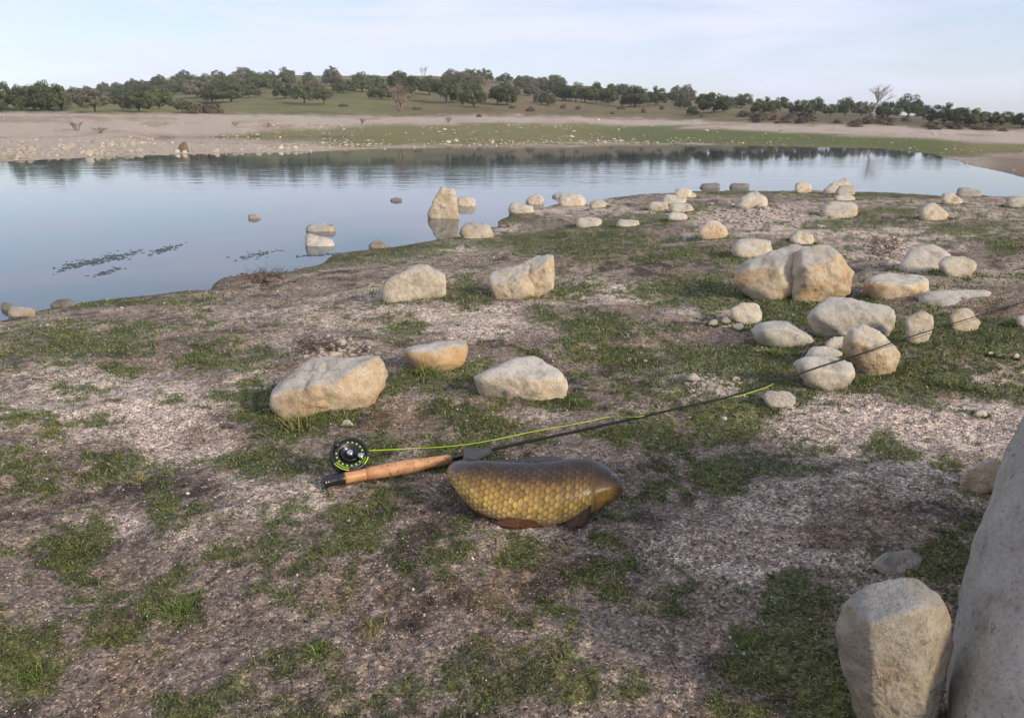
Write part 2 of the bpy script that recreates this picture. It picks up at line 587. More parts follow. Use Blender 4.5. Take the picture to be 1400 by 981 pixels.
mm2 = N(wnt, 'ShaderNodeMath', operation='MULTIPLY')
l(mm.outputs[0], mm2.inputs[0])
l(zr.outputs[0], mm2.inputs[1])
bp = N(wnt, 'ShaderNodeBump', i_Distance=0.0065)
l(mm2.outputs[0], bp.inputs['Strength'])
adn = N(wnt, 'ShaderNodeMath', operation='MULTIPLY_ADD')
l(wn2.outputs['Fac'], adn.inputs[0])
adn.inputs[1].default_value = 0.12
l(wn.outputs['Fac'], adn.inputs[2])
l(adn.outputs[0], bp.inputs['Height'])
l(bp.outputs['Normal'], wb.inputs['Normal'])
wb.inputs['Base Color'].default_value = (0.042, 0.070, 0.086, 1)
wb.inputs['Roughness'].default_value = 0.025
wb.inputs['IOR'].default_value = 1.333
wb.inputs['Specular IOR Level'].default_value = 0.5
wx = np.linspace(-120, 120, 33)
wy = np.linspace(-25, 95, 25)
WX, WY = np.meshgrid(wx, wy)
wi = np.arange(33 * 25).reshape(25, 33)
wf = np.stack([wi[:-1, :-1].ravel(), wi[:-1, 1:].ravel(), wi[1:, 1:].ravel(), wi[1:, :-1].ravel()], 1)
water = link('water', mesh_np('water', np.stack([WX.ravel(), WY.ravel(), np.full(WX.size, WZ)], 1), wf), None, wm)
water['kind'] = 'structure'
water['label'] = 'calm pale blue reservoir water mirroring sky and far trees'

# ------------------------------------------------------------------ rocks
def rock_material():
    m, nt, b = mat_new('weathered_granite')
    l = nt.links.new
    tc = N(nt, 'ShaderNodeTexCoord')
    oi = N(nt, 'ShaderNodeObjectInfo')
    geo = N(nt, 'ShaderNodeNewGeometry')
    off = N(nt, 'ShaderNodeVectorMath', operation='MULTIPLY_ADD')
    l(oi.outputs['Random'], off.inputs[0])
    off.inputs[1].default_value = (37, 51, 23)
    l(tc.outputs['Object'], off.inputs[2])
    P_ = off.outputs[0]
    tex = {}
    for k, sc, de, ro in (('big', 7, 5, .6), ('mid', 26, 6, .65), ('fine', 170, 4, .7), ('crack', 12, 4, .6)):
        t = N(nt, 'ShaderNodeTexNoise', i_Scale=float(sc), i_Detail=float(de), i_Roughness=ro)
        l(P_, t.inputs['Vector'])
        tex[k] = t
    vo = N(nt, 'ShaderNodeTexVoronoi', i_Scale=260.0)
    l(P_, vo.inputs['Vector'])
    st = N(nt, 'ShaderNodeAttribute', attribute_type='OBJECT', attribute_name='stain')
    gr = N(nt, 'ShaderNodeAttribute', attribute_type='OBJECT', attribute_name='grey')
    # base: cream to tan granite
    base = ramp(nt, [(0.25, (.27, .215, .145)), (0.5, (.50, .43, .315)), (0.72, (.64, .575, .45))])
    l(tex['mid'].outputs['Fac'], base.inputs['Fac'])
    # iron stain
    sf = N(nt, 'ShaderNodeMath', operation='MULTIPLY_ADD')
    l(st.outputs['Fac'], sf.inputs[0])
    sf.inputs[1].default_value = 0.55
    sf.inputs[2].default_value = -0.34
    sa_ = N(nt, 'ShaderNodeMath', operation='ADD')
    l(sf.outputs[0], sa_.inputs[0])
    l(tex['big'].outputs['Fac'], sa_.inputs[1])
    smr = N(nt, 'ShaderNodeMapRange', i_1=0.36, i_2=0.66, i_3=0.0, i_4=0.85)
    l(sa_.outputs[0], smr.inputs[0])
    stc = ramp(nt, [(0.3, (.36, .20, .085)), (0.7, (.50, .33, .15))])
    l(tex['crack'].outputs['Fac'], stc.inputs['Fac'])
    m1 = N(nt, 'ShaderNodeMixRGB')
    l(smr.outputs[0], m1.inputs[0])
    l(base.outputs['Color'], m1.inputs[1])
    l(stc.outputs['Color'], m1.inputs[2])
    # pale grey mixed in on upward-facing faces, broken up by noise
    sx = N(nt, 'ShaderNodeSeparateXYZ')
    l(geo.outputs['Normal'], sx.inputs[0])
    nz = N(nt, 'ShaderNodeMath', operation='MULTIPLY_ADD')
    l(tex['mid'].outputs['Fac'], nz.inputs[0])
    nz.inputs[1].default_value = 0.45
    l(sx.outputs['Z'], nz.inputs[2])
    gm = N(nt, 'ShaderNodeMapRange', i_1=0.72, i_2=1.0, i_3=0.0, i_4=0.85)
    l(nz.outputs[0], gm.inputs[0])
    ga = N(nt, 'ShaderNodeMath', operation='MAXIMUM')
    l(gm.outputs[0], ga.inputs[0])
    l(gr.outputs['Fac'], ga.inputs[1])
    pale_grey = ramp(nt, [(0.3, (.30, .285, .25)), (0.7, (.47, .455, .42))])
    l(tex['crack'].outputs['Fac'], pale_grey.inputs['Fac'])
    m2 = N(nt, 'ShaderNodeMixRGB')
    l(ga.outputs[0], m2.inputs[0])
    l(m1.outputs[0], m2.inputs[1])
    l(pale_grey.outputs['Color'], m2.inputs[2])
    # mica and feldspar specks
    sp = ramp(nt, [(0.30, (.45, .43, .42)), (0.45, (.95, .95, .95)), (0.62, (1.05, 1.05, 1.05)), (0.75, (1.35, 1.33, 1.3))])
    l(tex['fine'].outputs['Fac'], sp.inputs['Fac'])
    m3 = N(nt, 'ShaderNodeMixRGB', blend_type='MULTIPLY')
    m3.inputs[0].default_value = 0.8
    l(m2.outputs[0], m3.inputs[1])
    l(sp.outputs['Color'], m3.inputs[2])
    dk = ramp(nt, [(0.30, (.55, .52, .50)), (0.42, (1, 1, 1))])
    l(tex['crack'].outputs['Fac'], dk.inputs['Fac'])
    m4 = N(nt, 'ShaderNodeMixRGB', blend_type='MULTIPLY')
    m4.inputs[0].default_value = 0.6
    l(m3.outputs[0], m4.inputs[1])
    l(dk.outputs['Color'], m4.inputs[2])
    # hairline cracks and blackish lichen spots
    wv_ = N(nt, 'ShaderNodeVectorMath', operation='MULTIPLY_ADD')
    l(tex['mid'].outputs['Color'], wv_.inputs[0])
    wv_.inputs[1].default_value = (.06, .06, .06)
    l(P_, wv_.inputs[2])
    ck = N(nt, 'ShaderNodeTexVoronoi', feature='DISTANCE_TO_EDGE', i_Scale=6.5)
    l(wv_.outputs[0], ck.inputs['Vector'])
    ckr = N(nt, 'ShaderNodeMapRange', i_1=0.0, i_2=0.022, i_3=1.0, i_4=0.0)
    l(ck.outputs['Distance'], ckr.inputs[0])
    ckm = N(nt, 'ShaderNodeMath', operation='MULTIPLY')
    cks = N(nt, 'ShaderNodeMapRange', i_1=0.52, i_2=0.66, i_3=0.0, i_4=0.42)
    l(tex['big'].outputs['Fac'], cks.inputs[0])
    l(ckr.outputs[0], ckm.inputs[0])
    l(cks.outputs[0], ckm.inputs[1])
    mk = N(nt, 'ShaderNodeMixRGB')
    mk.inputs[2].default_value = (.075, .060, .045, 1)
    l(ckm.outputs[0], mk.inputs[0])
    l(m4.outputs[0], mk.inputs[1])
    ls = N(nt, 'ShaderNodeTexNoise', i_Scale=55.0, i_Detail=3.0, i_Roughness=.6)
    l(P_, ls.inputs['Vector'])
    lr = N(nt, 'ShaderNodeMapRange', i_1=0.66, i_2=0.72, i_3=0.0, i_4=0.65)
    l(ls.outputs['Fac'], lr.inputs[0])
    mk2 = N(nt, 'ShaderNodeMixRGB')
    mk2.inputs[2].default_value = (.12, .11, .095, 1)
    l(lr.outputs[0], mk2.inputs[0])
    l(mk.outputs[0], mk2.inputs[1])
    m4 = mk2
    tn = N(nt, 'ShaderNodeAttribute', attribute_type='OBJECT', attribute_name='tone')
    m5 = N(nt, 'ShaderNodeVectorMath', operation='SCALE')
    l(m4.outputs[0], m5.inputs[0])
    l(tn.outputs['Fac'], m5.inputs['Scale'])
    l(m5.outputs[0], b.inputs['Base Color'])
    b.inputs['Roughness'].default_value = 0.88
    b.inputs['Specular IOR Level'].default_value = 0.3
    h1 = N(nt, 'ShaderNodeMath', operation='MULTIPLY_ADD')
    l(tex['fine'].outputs['Fac'], h1.inputs[0])
    h1.inputs[1].default_value = 0.40
    hk_ = N(nt, 'ShaderNodeMath', operation='SUBTRACT')
    l(tex['mid'].outputs['Fac'], hk_.inputs[0])
    l(ckm.outputs[0], hk_.inputs[1])
    l(hk_.outputs[0], h1.inputs[2])
    bp = N(nt, 'ShaderNodeBump', i_Strength=0.75, i_Distance=0.010)
    l(h1.outputs[0], bp.inputs['Height'])
    l(bp.outputs['Normal'], b.inputs['Normal'])
    return m


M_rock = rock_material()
_ico = {}


def ico(sub):
    if sub not in _ico:
        bm = bmesh.new()
        bmesh.ops.create_icosphere(bm, subdivisions=sub, radius=1)
        v = np.array([x.co[:] for x in bm.verts])
        f = np.array([[q.index for q in p.verts] for p in bm.faces])
        bm.free()
        _ico[sub] = (v / np.linalg.norm(v, axis=1)[:, None], f)
    return _ico[sub]


def hull_planes(pts, merge=.90):
    bm = bmesh.new()
    for p in pts:
        bm.verts.new(p)
    bmesh.ops.convex_hull(bm, input=bm.verts)
    bm.normal_update()
    c = Vector(np.mean(pts, axis=0))
    raw = []
    for f in bm.faces:
        n = f.normal.copy()
        if f.calc_area() < 1e-9:
            continue
        d = n.dot(f.verts[0].co - c)
        if d < 0:
            n, d = -n, -d
        raw.append((f.calc_area(), n, max(d, 1e-4)))
    raw.sort(key=lambda t: -t[0])
    pl = []
    for (a, n, d) in raw:        # keep the broad faces, drop slivers that would round the stone off
        if all(n2.dot(n) < merge for n2, d2 in pl):
            pl.append((n, d))
    bm.free()
    return np.array(c), np.array([n[:] for n, d in pl]), np.array([d for n, d in pl])


def blob(pts, sub=4, sharp=22, rough=0.035, seed=1, chips=0.5, merge=.90):
    """rounded polytope through the hull of pts, roughened; returns verts, faces in world space"""
    pts = np.array([p[:] for p in pts])
    c, n, d = hull_planes(pts, merge)
    size = np.cbrt(np.prod(np.ptp(pts, axis=0)))
    D, f = ico(sub)
    # break the stone along a few random planes that shave its surface
    rc = np.random.default_rng(seed)
    cut = rc.normal(size=(10, 3))
    cut /= np.linalg.norm(cut, axis=1)[:, None]
    sup = ((pts - c) @ cut.T).max(0)
    n = np.vstack([n, cut])
    d = np.concatenate([d, sup * rc.uniform(.85, .97, 10) if chips > .3 else sup * 1.1])
    q = np.maximum(D @ n.T, 0) / d[None, :]
    r = (q ** sharp).sum(1) ** (-1.0 / sharp)
    v = D * r[:, None]
    k = 1.0 / size
    e = fbm3(v * k, 1.6, 2, seed) * .55 + fbm3(v * k, 4.5, 5, seed + 9, 0.66) * 0.80
    # chipped flats
    ch = np.abs(fbm3(v * k, 2.6, 2, seed + 20))
    e = e - chips * np.maximum(0, 0.10 - ch) * 2.2
    v = v * (1 + (e * rough * size * 1.6 / np.maximum(r, 1e-5)).clip(-.3, .3))[:, None]
    return v + c, f


def mk_rock(name, v, f, label, cat='rock', stain=0.5, grey=0.0, tone=1.0, group=None):
    c = v.mean(0)
    c = np.array((c[0], c[1], v[:, 2].min()))
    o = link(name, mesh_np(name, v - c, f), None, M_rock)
    o.location = c
    o['stain'], o['grey'], o['tone'] = float(stain), float(grey), float(tone) * random.Random(len(v) + int(abs(c[0]) * 1e4)).uniform(.92, 1.15)
    tag(o, label, cat, group)
    return o


ROCKS = []     # footprint list for the turf rings added round rock bases: x, y, radius


def rock_pts(outline, ridge=(), back=0.5, lean=0.30, sink=0.18, Y0=None, spread=0.80):
    ys = [p[1] for p in outline]
    yb, yt = max(ys), min(ys)
    xs = [p[0] for p in outline]
    xc = 0.5 * (min(xs) + max(xs))
    yc = 0.5 * (yb + yt)
    bot = max(outline, key=lambda p: p[1])
    g = ground_at(bot[0], bot[1])
    Yb = g.y if Y0 is None else Y0
    W = (max(xs) - min(xs)) * Yb / (F * cP)
    pts = []
    for (x, y) in outline:
        t = (yb - y) / (yb - yt)
        pts.append(at(x, y, Yb + lean * W * t))
        if t < 0.45:
            p = at(x, y, Yb + lean * W * t)
            pts.append(Vector((p.x, p.y + 0.04 * W, p.z - sink * W * 0.6)))
        x2, y2 = xc + (x - xc) * spread, yc + (y - yc) * spread
        pts.append(at(x2, y2 + 0.05 * (yb - yt), Yb + back * W * (0.6 + 0.4 * t)))
    for (x, y, dy) in ridge:
        pts.append(at(x, y, Yb + dy * W))
    m = np.array([p[:] for p in pts])
    ROCKS.append((m[:, 0].mean(), m[:, 1].mean(), W * 0.40))
    return pts


def rock(label, outline, ridge=(), name='rock', back=0.55, lean=0.30, stain=0.5, grey=0.0, tone=1.0, sub=4, sharp=70, rough=0.045, sink=0.18, Y0=None,
         group=None, cat='rock', seed=None, merge=.93):
    rock.n += 1
    v, f = blob(rock_pts(outline, ridge, back, lean, sink, Y0), sub, sharp, rough, seed or rock.n * 7, merge=merge)
    return mk_rock(name, v, f, label, cat, stain, grey, tone, group)


rock.n = 0


def brock(label, x0, y0, x1, y1, shape='wedge', **k):
    """smaller rock from its box in the picture"""
    w_, h_ = x1 - x0, y1 - y0
    r_ = random.Random(int(x0 * 13 + y0 * 7))
    j = lambda a: a + r_.uniform(-.06, .06)
    sh = {'wedge': [(0, .75), (.12, .35), (.38, .05), (.72, 0), (.97, .35), (1, .72), (.85, .98), (.5, 1), (.15, .95)],
          'left': [(0, .45), (.1, .1), (.35, 0), (.7, .2), (1, .6), (.97, .85), (.7, 1), (.3, 1), (.05, .85)],
          'flat': [(0, .5), (.15, .1), (.5, 0), (.9, .1), (1, .5), (.9, .9), (.5, 1), (.1, .9)],
          'block': [(0, .6), (.06, .15), (.3, 0), (.8, .03), (.98, .2), (1, .8), (.8, 1), (.3, 1), (.05, .9)]}[shape]
    k.setdefault('sub', 3)
    k.setdefault('back', .7)
    k.setdefault('rough', .04)
    k.setdefault('merge', .90)
    return rock(label, [(x0 + j(a) * w_, y0 + b * h_) for a, b in sh], **k)


# --- foreground row of granite rocks
rock('large slanting rock with pale grey top and rusty front beside the fishing reel',
     [(361, 547), (380, 529), (408, 497), (430, 488), (520, 484), (533, 505), (527, 530), (500, 549), (470, 565), (420, 570), (378, 567)],
     [(372, 545, .02), (440, 538, .02), (476, 510, .10), (518, 488, .22)], stain=.62, sub=5, sharp=70, lean=.42, back=.62)
rock('small flat-topped rock with orange broken face between two bigger rocks',
     [(545, 481), (562, 472), (612, 466), (638, 465), (640, 478), (634, 494), (595, 506), (572, 500)],
     [(553, 480, .05), (590, 482, .02), (637, 468, .25)], stain=1.0, sharp=70, lean=.45)
rock('humped pale granite rock above the middle of the rod and carp',
     [(649, 520), (672, 503), (702, 489), (730, 487), (752, 497), (778, 514), (779, 540), (762, 546), (735, 548), (700, 541), (655, 532)],
     [(651, 517, .03), (700, 516, .03), (745, 523, .0), (775, 518, .05)], stain=.35, grey=.15, sub=5, sharp=70, lean=.40)
rock('tan wedge rock standing on turf near the shoreline, smooth front face',
     [(521, 394), (531, 380), (563, 363), (590, 361), (610, 374), (609, 398), (590, 401), (548, 412), (524, 411)],
     [(540, 385, .05), (585, 372, .10)], stain=.28, sharp=70, lean=.22)
pa = rock_pts([(665, 386), (671, 372), (706, 364), (728, 361), (732, 400), (702, 408), (675, 407)], [(668, 390, .02), (706, 386, .0)], back=.6, lean=.35)
pb_ = rock_pts([(698, 369), (722, 354), (736, 346), (757, 344), (759, 370), (755, 389), (735, 401), (706, 406)], [(712, 384, .0), (744, 364, .12)], back=.9, lean=.45)
va, fa = blob(pa, 5, 60, .04, 301, merge=.95)
vb, fb = blob(pb_, 5, 60, .04, 302, merge=.95)
mk_rock('rock', np.vstack([va, vb]), np.vstack([fa, fb + len(va)]), 'long pinkish rock rising to a squared end near the shoreline', 'rock', .55, 0, 1.02)
# --- the rock pile on the right: big cleft boulder of two lobes in one stone
pl1 = rock_pts([(1000, 379), (1020, 362), (1052, 344), (1090, 333), (1118, 340), (1100, 395), (1082, 402), (1060, 410), (1047, 411), (1030, 399)],
               [(1042, 372, .08), (1075, 358, .12), (1045, 400, 0)], back=.7, lean=.4)
pl2 = rock_pts([(1082, 362), (1092, 340), (1118, 333), (1145, 348), (1169, 371), (1164, 394), (1112, 411), (1096, 413), (1084, 400)],
               [(1094, 366, .02), (1128, 362, .06), (1140, 392, .0)], back=.8, lean=.4)
v1, f1 = blob(pl1, 5, 70, .045, 401)
v2, f2 = blob(pl2, 5, 70, .045, 402)
mk_rock('boulder', np.vstack([v1, v2]), np.vstack([f1, f2 + len(v1)]), 'biggest boulder of the rock pile, cleft in front, cream and orange faces', 'boulder', .62)
rock('long white lumpy rock lying in front of the cleft boulder',
     [(1096, 426), (1110, 415), (1158, 408), (1186, 416), (1218, 418), (1227, 436), (1218, 455), (1192, 462), (1150, 456), (1118, 447)],
     [(1105, 432, .02), (1160, 428, .02), (1205, 432, .05)], stain=.15, grey=.45, sub=5, sharp=40, rough=.045)
rock('rounded orange-tan rock leaning in the pile, crossed by the rod',
     [(1153, 463), (1160, 448), (1180, 442), (1206, 455), (1222, 472), (1232, 490), (1228, 505), (1206, 511), (1180, 501), (1156, 482)],
     [(1165, 462, .02), (1205, 482, -.02)], stain=.66, sub=5, sharp=40, lean=.35)
rock('whitish rock with smooth top directly under the rod, lowest of the pile',
     [(1080, 496), (1096, 487), (1132, 487), (1165, 496), (1171, 512), (1160, 525), (1131, 532), (1110, 523), (1090, 507)],
     [(1090, 500, .02), (1130, 508, .0), (1165, 508, .05)], stain=.2, grey=.35, sharp=70)
rock('small white rock half hidden behind the whitish rock under the rod',
     [(1097, 487), (1109, 474), (1140, 473), (1154, 484), (1152, 493), (1100, 494)], stain=.1, grey=.5, sub=3)
rock('little grey rock wedged between the white lumpy and orange-tan rocks',
     [(1125, 472), (1138, 460), (1156, 458), (1160, 470), (1152, 477), (1130, 476)], stain=.2, grey=.4, sub=3)
rock('low flat grey rock with a thin tail pointing to the pile',
     [(1023, 449), (1036, 438), (1074, 438), (1096, 450), (1117, 463), (1116, 468), (1094, 464), (1062, 468), (1036, 462)],
     [(1040, 448, .02), (1075, 448, .02)], stain=.15, grey=.5, lean=.5, back=.5)
rock('small pale rounded-cube rock at the corner of the pile below the cleft boulder',
     [(996, 422), (1012, 413), (1036, 413), (1042, 430), (1040, 440), (1020, 443), (1003, 434)], stain=.3, grey=.2)
rock('upright egg-shaped rock standing behind the rod',
     [(1237, 446), (1245, 429), (1262, 422), (1275, 430), (1279, 446), (1270, 463), (1255, 470), (1240, 466)], stain=.32, sharp=24)
rock('squat tan rock beneath the thin end of the rod',
     [(1297, 433), (1308, 420), (1325, 419), (1340, 440), (1334, 453), (1305, 453)], stain=.55, sharp=40)
rock('flat-topped pinkish slab right of the cleft boulder',
     [(1178, 383), (1195, 376), (1230, 373), (1270, 378), (1273, 395), (1250, 405), (1215, 409), (1190, 399)], [(1185, 386, .02), (1230, 390, .0), (1268, 386, .1)],
     stain=.6, lean=.4)
rock('long thin grey slab with notched top behind the egg-shaped rock',
     [(1252, 399), (1290, 401), (1312, 397), (1350, 395), (1358, 402), (1354, 413), (1322, 418), (1280, 419), (1262, 412)], stain=.3, grey=.15, lean=.3)
rock('broad domed grey rock beyond the flat slabs',
     [(1228, 361), (1245, 339), (1274, 332), (1299, 342), (1302, 352), (1276, 369), (1242, 373)], stain=.2, grey=.4, sharp=40, lean=.45)
rock('low buff rock touching the broad domed grey rock',
     [(1280, 359), (1290, 350), (1320, 350), (1338, 360), (1330, 372), (1300, 378)], stain=.4, grey=.1)
rock('small white stone lying alone below the rod',
     [(1039, 542), (1050, 532), (1080, 535), (1089, 548), (1080, 558), (1055, 556)], stain=.0, grey=.6, rough=.07)
rock('teardrop granite rock with orange tip beside the tall grey boulder',
     [(1142, 857), (1150, 826), (1176, 798), (1216, 787), (1260, 790), (1290, 815), (1298, 862), (1293, 925), (1276, 985), (1264, 1070), (1198, 1070), (1168, 965), (1147, 905)],
     [(1185, 850, .02), (1250, 870, .0), (1265, 830, .05)], stain=.38, grey=.15, sub=6, sharp=40, rough=.026, merge=.95, seed=912, lean=.55, back=.75, Y0=.74, tone=.58, sink=0)
# the tall boulder at the photographer's elbow
bp_ = [at(1302, 981, .86), at(1312, 880, .89), at(1326, 770, .92), at(1346, 690, .95), at(1376, 600, .98), at(1402, 540, 1.0), at(1450, 470, 1.02), at(1520, 440, 1.05)]
more = [at(1240, 1450, .78), at(1400, 1500, .60), at(1272, 1120, .84), at(1308, 1000, .70), at(1285, 1080, .70), at(1500, 1080, .60), at(1335, 900, .76), at(1600, 1500, .6), at(1360, 900, .80), at(1410, 740, .82), at(1520, 560, .84), at(1700, 1100, .74), at(1800, 700, .85)]
bpts = bp_ + more
for p in list(bp_):
    bpts.append(Vector((p.x + .40, p.y + .34, p.z * .92 - .02)))
bpts += [Vector((.66, .74, -.16)), Vector((1.02, 1.15, -.12)), Vector((1.5, 1.4, -.12)), Vector((1.6, .8, -.12)), Vector((1.45, .75, .42)), Vector((1.45, 1.3, .45))]
v1, f1 = blob(bpts, 6, 36, .014, 77, .2, .985)
mk_rock('boulder', v1, f1, 'tall smooth grey boulder leaning over the teardrop rock', 'boulder', .12, .62, .72)
ROCKS.append((.95, 1.0, .3))
rock('small orange-tan rock against the foot of the tall grey boulder',
     [(1308, 657), (1320, 641), (1362, 622), (1372, 650), (1366, 668), (1335, 674)], stain=.75, sub=4)
rock('flat whitish stone flush in the ground above the teardrop rock',
     [(1186, 770), (1204, 754), (1246, 751), (1266, 766), (1257, 783), (1215, 786)], stain=.1, grey=.5, sub=4, tone=.85, lean=.35)

# --- rocks in the water and along the near shore
rock('tall standing stone in the water, mirrored below it',
     [(583, 293), (596, 286), (597, 266), (606, 255), (620, 257), (627, 276), (627, 298), (606, 299), (588, 297)], stain=.42, sharp=40, lean=.2, sink=.3)
brock('low brown rock in water just behind the standing stone', 625, 269, 650, 282, 'block', stain=.5, sink=.3)
brock('blocky buff rock at the waterline in front of the standing stone', 627, 304, 674, 326, 'block', stain=.35)
brock('small dark reddish rock on the waterline near turf', 502, 328, 528, 339, 'wedge', stain=.5, tone=.6)
brock('thin brown slab floating low in open water', 417, 305, 460, 317, 'flat', stain=.5, tone=.8, sink=.3)
brock('pale slab with a dark notch, half sunk in the water', 415, 321, 458, 337, 'left', stain=.2, grey=.3, sink=.3)
brock('tiny brown stone breaking the surface far out from turf', 338, 292, 357, 299, 'left', stain=.6, tone=.7, sink=.3)
brock('tiny dark stone breaking the surface beside the standing stone', 533, 270, 550, 275, 'flat', stain=.4, tone=.5, sink=.3)
brock('low cream rock at the water edge beside mud', 694, 277, 732, 291, 'left', stain=.4)
brock('rounded cream rock just beyond the low cream rock', 718, 265, 744, 280, 'wedge', stain=.35)
brock('thin flat grey stone at the tip of the shore', 754, 263, 788, 270, 'flat', stain=.2, grey=.3, tone=.8)
brock('squarish cream rock on the shore tip', 763, 265, 800, 282, 'block', stain=.4)
brock('small pointed cream rock inland of the shore tip', 804, 272, 829, 285, 'wedge', stain=.4)
brock('flattish buff rock alone on sand below the shore tip', 784, 296, 826, 311, 'flat', stain=.35)
brock('low pale rock flush in turf right of the flattish buff rock', 840, 300, 876, 310, 'flat', stain=.3)
brock('rounded buff rock on top of the shore cluster', 922, 257, 947, 271, 'block', stain=.45)
brock('tiny rock tucked by the rounded buff rock', 938, 263, 952, 271, 'wedge', stain=.4)
brock('long buff rock in the middle of the shore cluster', 903, 266, 939, 279, 'left', stain=.4)
brock('broad flat rock in the shore cluster half under grass', 884, 275, 916, 288, 'flat', stain=.4)
brock('broad buff rock at the front of the shore cluster', 912, 277, 951, 290, 'flat', stain=.45)
brock('small pale flat rock below the shore cluster', 912, 290, 941, 301, 'flat', stain=.3, grey=.2)
brock('whitish pyramid-like rock on the far edge of turf', 1003, 263, 1054, 285, 'wedge', stain=.25)
brock('two-toned rock with grey side and yellow face by earth clods', 951, 300, 995, 327, 'wedge', stain=.6)
brock('blocky buff rock behind the cleft boulder', 1002, 326, 1055, 351, 'block', stain=.45)
brock('small cream rock peeking over the cleft boulder', 1078, 314, 1112, 334, 'wedge', stain=.3)
brock('wide low buff block on bare sand beyond the cleft boulder', 1119, 275, 1175, 297, 'block', stain=.4)
brock('rounded two-faced rock alone on the right sand flat', 1257, 277, 1298, 301, 'left', stain=.45)
brock('squared buff rock on the waterline beside the tilted slab', 1086, 248, 1110, 264, 'block', stain=.45)
rock('tilted pale slab propped up on the waterline', [(1121, 263), (1135, 250), (1155, 242), (1163, 248), (1163, 256), (1150, 262), (1130, 265)], stain=.25, grey=.2, sub=3)
brock('small brown rock propping the tilted slab', 1143, 253, 1169, 267, 'block', stain=.5, tone=.85)
brock('low pale stone in front of the tilted slab', 1140, 265, 1170, 275, 'flat', stain=.3)
brock('cream wedge rock on the right waterline', 1286, 263, 1317, 279, 'left', stain=.35)
brock('mossy brown rock behind the cream wedge rock at the waterline', 1306, 256, 1344, 269, 'left', stain=.35, tone=.7)
brock('grey stone with leafy weeds at the right waterline', 1374, 267, 1410, 283, 'left', stain=.1, grey=.4, tone=.85)
brock('reddish flat stone on the muddy left shore', 8, 419, 50, 433, 'flat', stain=.9, tone=.85)
brock('dark pointed stone at the left waterline', 68, 408, 104, 420, 'wedge', stain=.3, tone=.45)
brock('dark low stone behind the reddish flat stone', 0, 413, 18, 424, 'flat', stain=.3, tone=.4)
brock('pale rock by leafy weeds at the far right of the turf', 1388, 430, 1420, 447, 'left', stain=.2, grey=.3)
for (x0, y0, x1, y1) in [(955, 250, 988, 257), (996, 250, 1026, 257)]:
    brock('dark thin stone awash just off the near shore', x0, y0, x1, y1, 'flat', stain=.2, tone=.5, sink=.3, group='dark stones awash off the near shore')
brock('pebble-like white stone beside the reel', 466, 572, 482, 583, 'wedge', stain=0, grey=.5)
for (x0, y0, x1, y1) in [(985, 432, 1000, 443), (968, 436, 982, 446), (1000, 441, 1018, 452)]:
    brock('small grey stone left of the low flat grey rock', x0, y0, x1, y1, 'wedge', stain=.2, grey=.3, tone=.8, group='small grey stones by the rock pile')
for (x0, y0, x1, y1) in [(1349, 480, 1358, 487), (1362, 484, 1370, 490), (1385, 482, 1394, 492), (1330, 560, 1350, 570)]:
    brock('little white stone on bare soil right of the rock pile', x0, y0, x1, y1, 'wedge', stain=.1, grey=.4, group='little white stones right of the rock pile')

# --- stones on the far spit: individuals
sr = random.Random(5)
spit = []
while len(spit) < 230:
    x = sr.uniform(-20, 430) if sr.random() < .75 else sr.uniform(-20, 200)
    base = np.interp(x, [-20, 0, 100, 200, 250, 430], [221, 220, 215, 211, 209, 206.5])
    top = np.interp(x, [-20, 60, 150, 230, 250, 430], [188, 184, 190, 199, 202, 203.5])
    y = base - abs(sr.gauss(0, .45)) * (base - top)
    if y < top:
        continue
    w_ = min(sr.lognormvariate(1.85, .45), 17) * (.85 if x < 200 else .6)
    spit.append((y, x, w_))
spit.sort()
for (y, x, w_) in spit:
    o = brock('pale broken stone on the rubble spit of the far shore', x - w_ / 2, y - w_ * sr.uniform(.35, .7), x + w_ / 2, y, sr.choice(['wedge', 'left', 'block', 'flat']), sub=2,
              stain=sr.uniform(.1, .45), tone=sr.uniform(.6, .95), group='stones of the rubble spit')
    o.data.polygons.foreach_set('use_smooth', np.zeros(len(o.data.polygons), bool))
rock('dark brown lone rock with white stones at its foot on the spit', [(241, 208), (245, 198), (252, 193), (257, 200), (259, 208)], stain=.7, tone=.38, sub=3, lean=.2)
for (x, y) in [(383, 203), (403, 203), (242, 208), (252, 209)]:
    brock('bright white stone at the tip of the far spit', x - 4, y - 4, x + 4, y + 1, 'wedge', sub=2, stain=0, grey=.5, tone=1.3, group='bright white stones on the spit')


# --- rubble nobody could count: far bank stones
def scatter_mesh(name, P_, scale, mat, base_sub=1, jit=.35, squash=.65, seed=3):
    D, f = ico(base_sub)
    r_ = np.random.default_rng(seed)
    n = len(P_)
    J = 1 + r_.uniform(-jit, jit, (n, len(D)))
    a = r_.uniform(0, 6.28, n)
    V = D[None] * J[:, :, None] * np.asarray(scale)[:, None, None]
    V = V * np.stack([np.ones(n), r_.uniform(.55, 1, n), np.full(n, squash) * r_.uniform(.7, 1.1, n)], 1)[:, None, :]
    ca_, sa_ = np.cos(a)[:, None], np.sin(a)[:, None]
    X = V[:, :, 0] * ca_ - V[:, :, 1] * sa_
    Yv = V[:, :, 0] * sa_ + V[:, :, 1] * ca_
    V = np.stack([X, Yv, V[:, :, 2]], 2) + np.asarray(P_)[:, None, :]
    FF = f[None] + (np.arange(n) * len(D))[:, None, None]
    return link(name, mesh_np(name, V.reshape(-1, 3), FF.reshape(-1, 3)), None, mat, smooth=False)


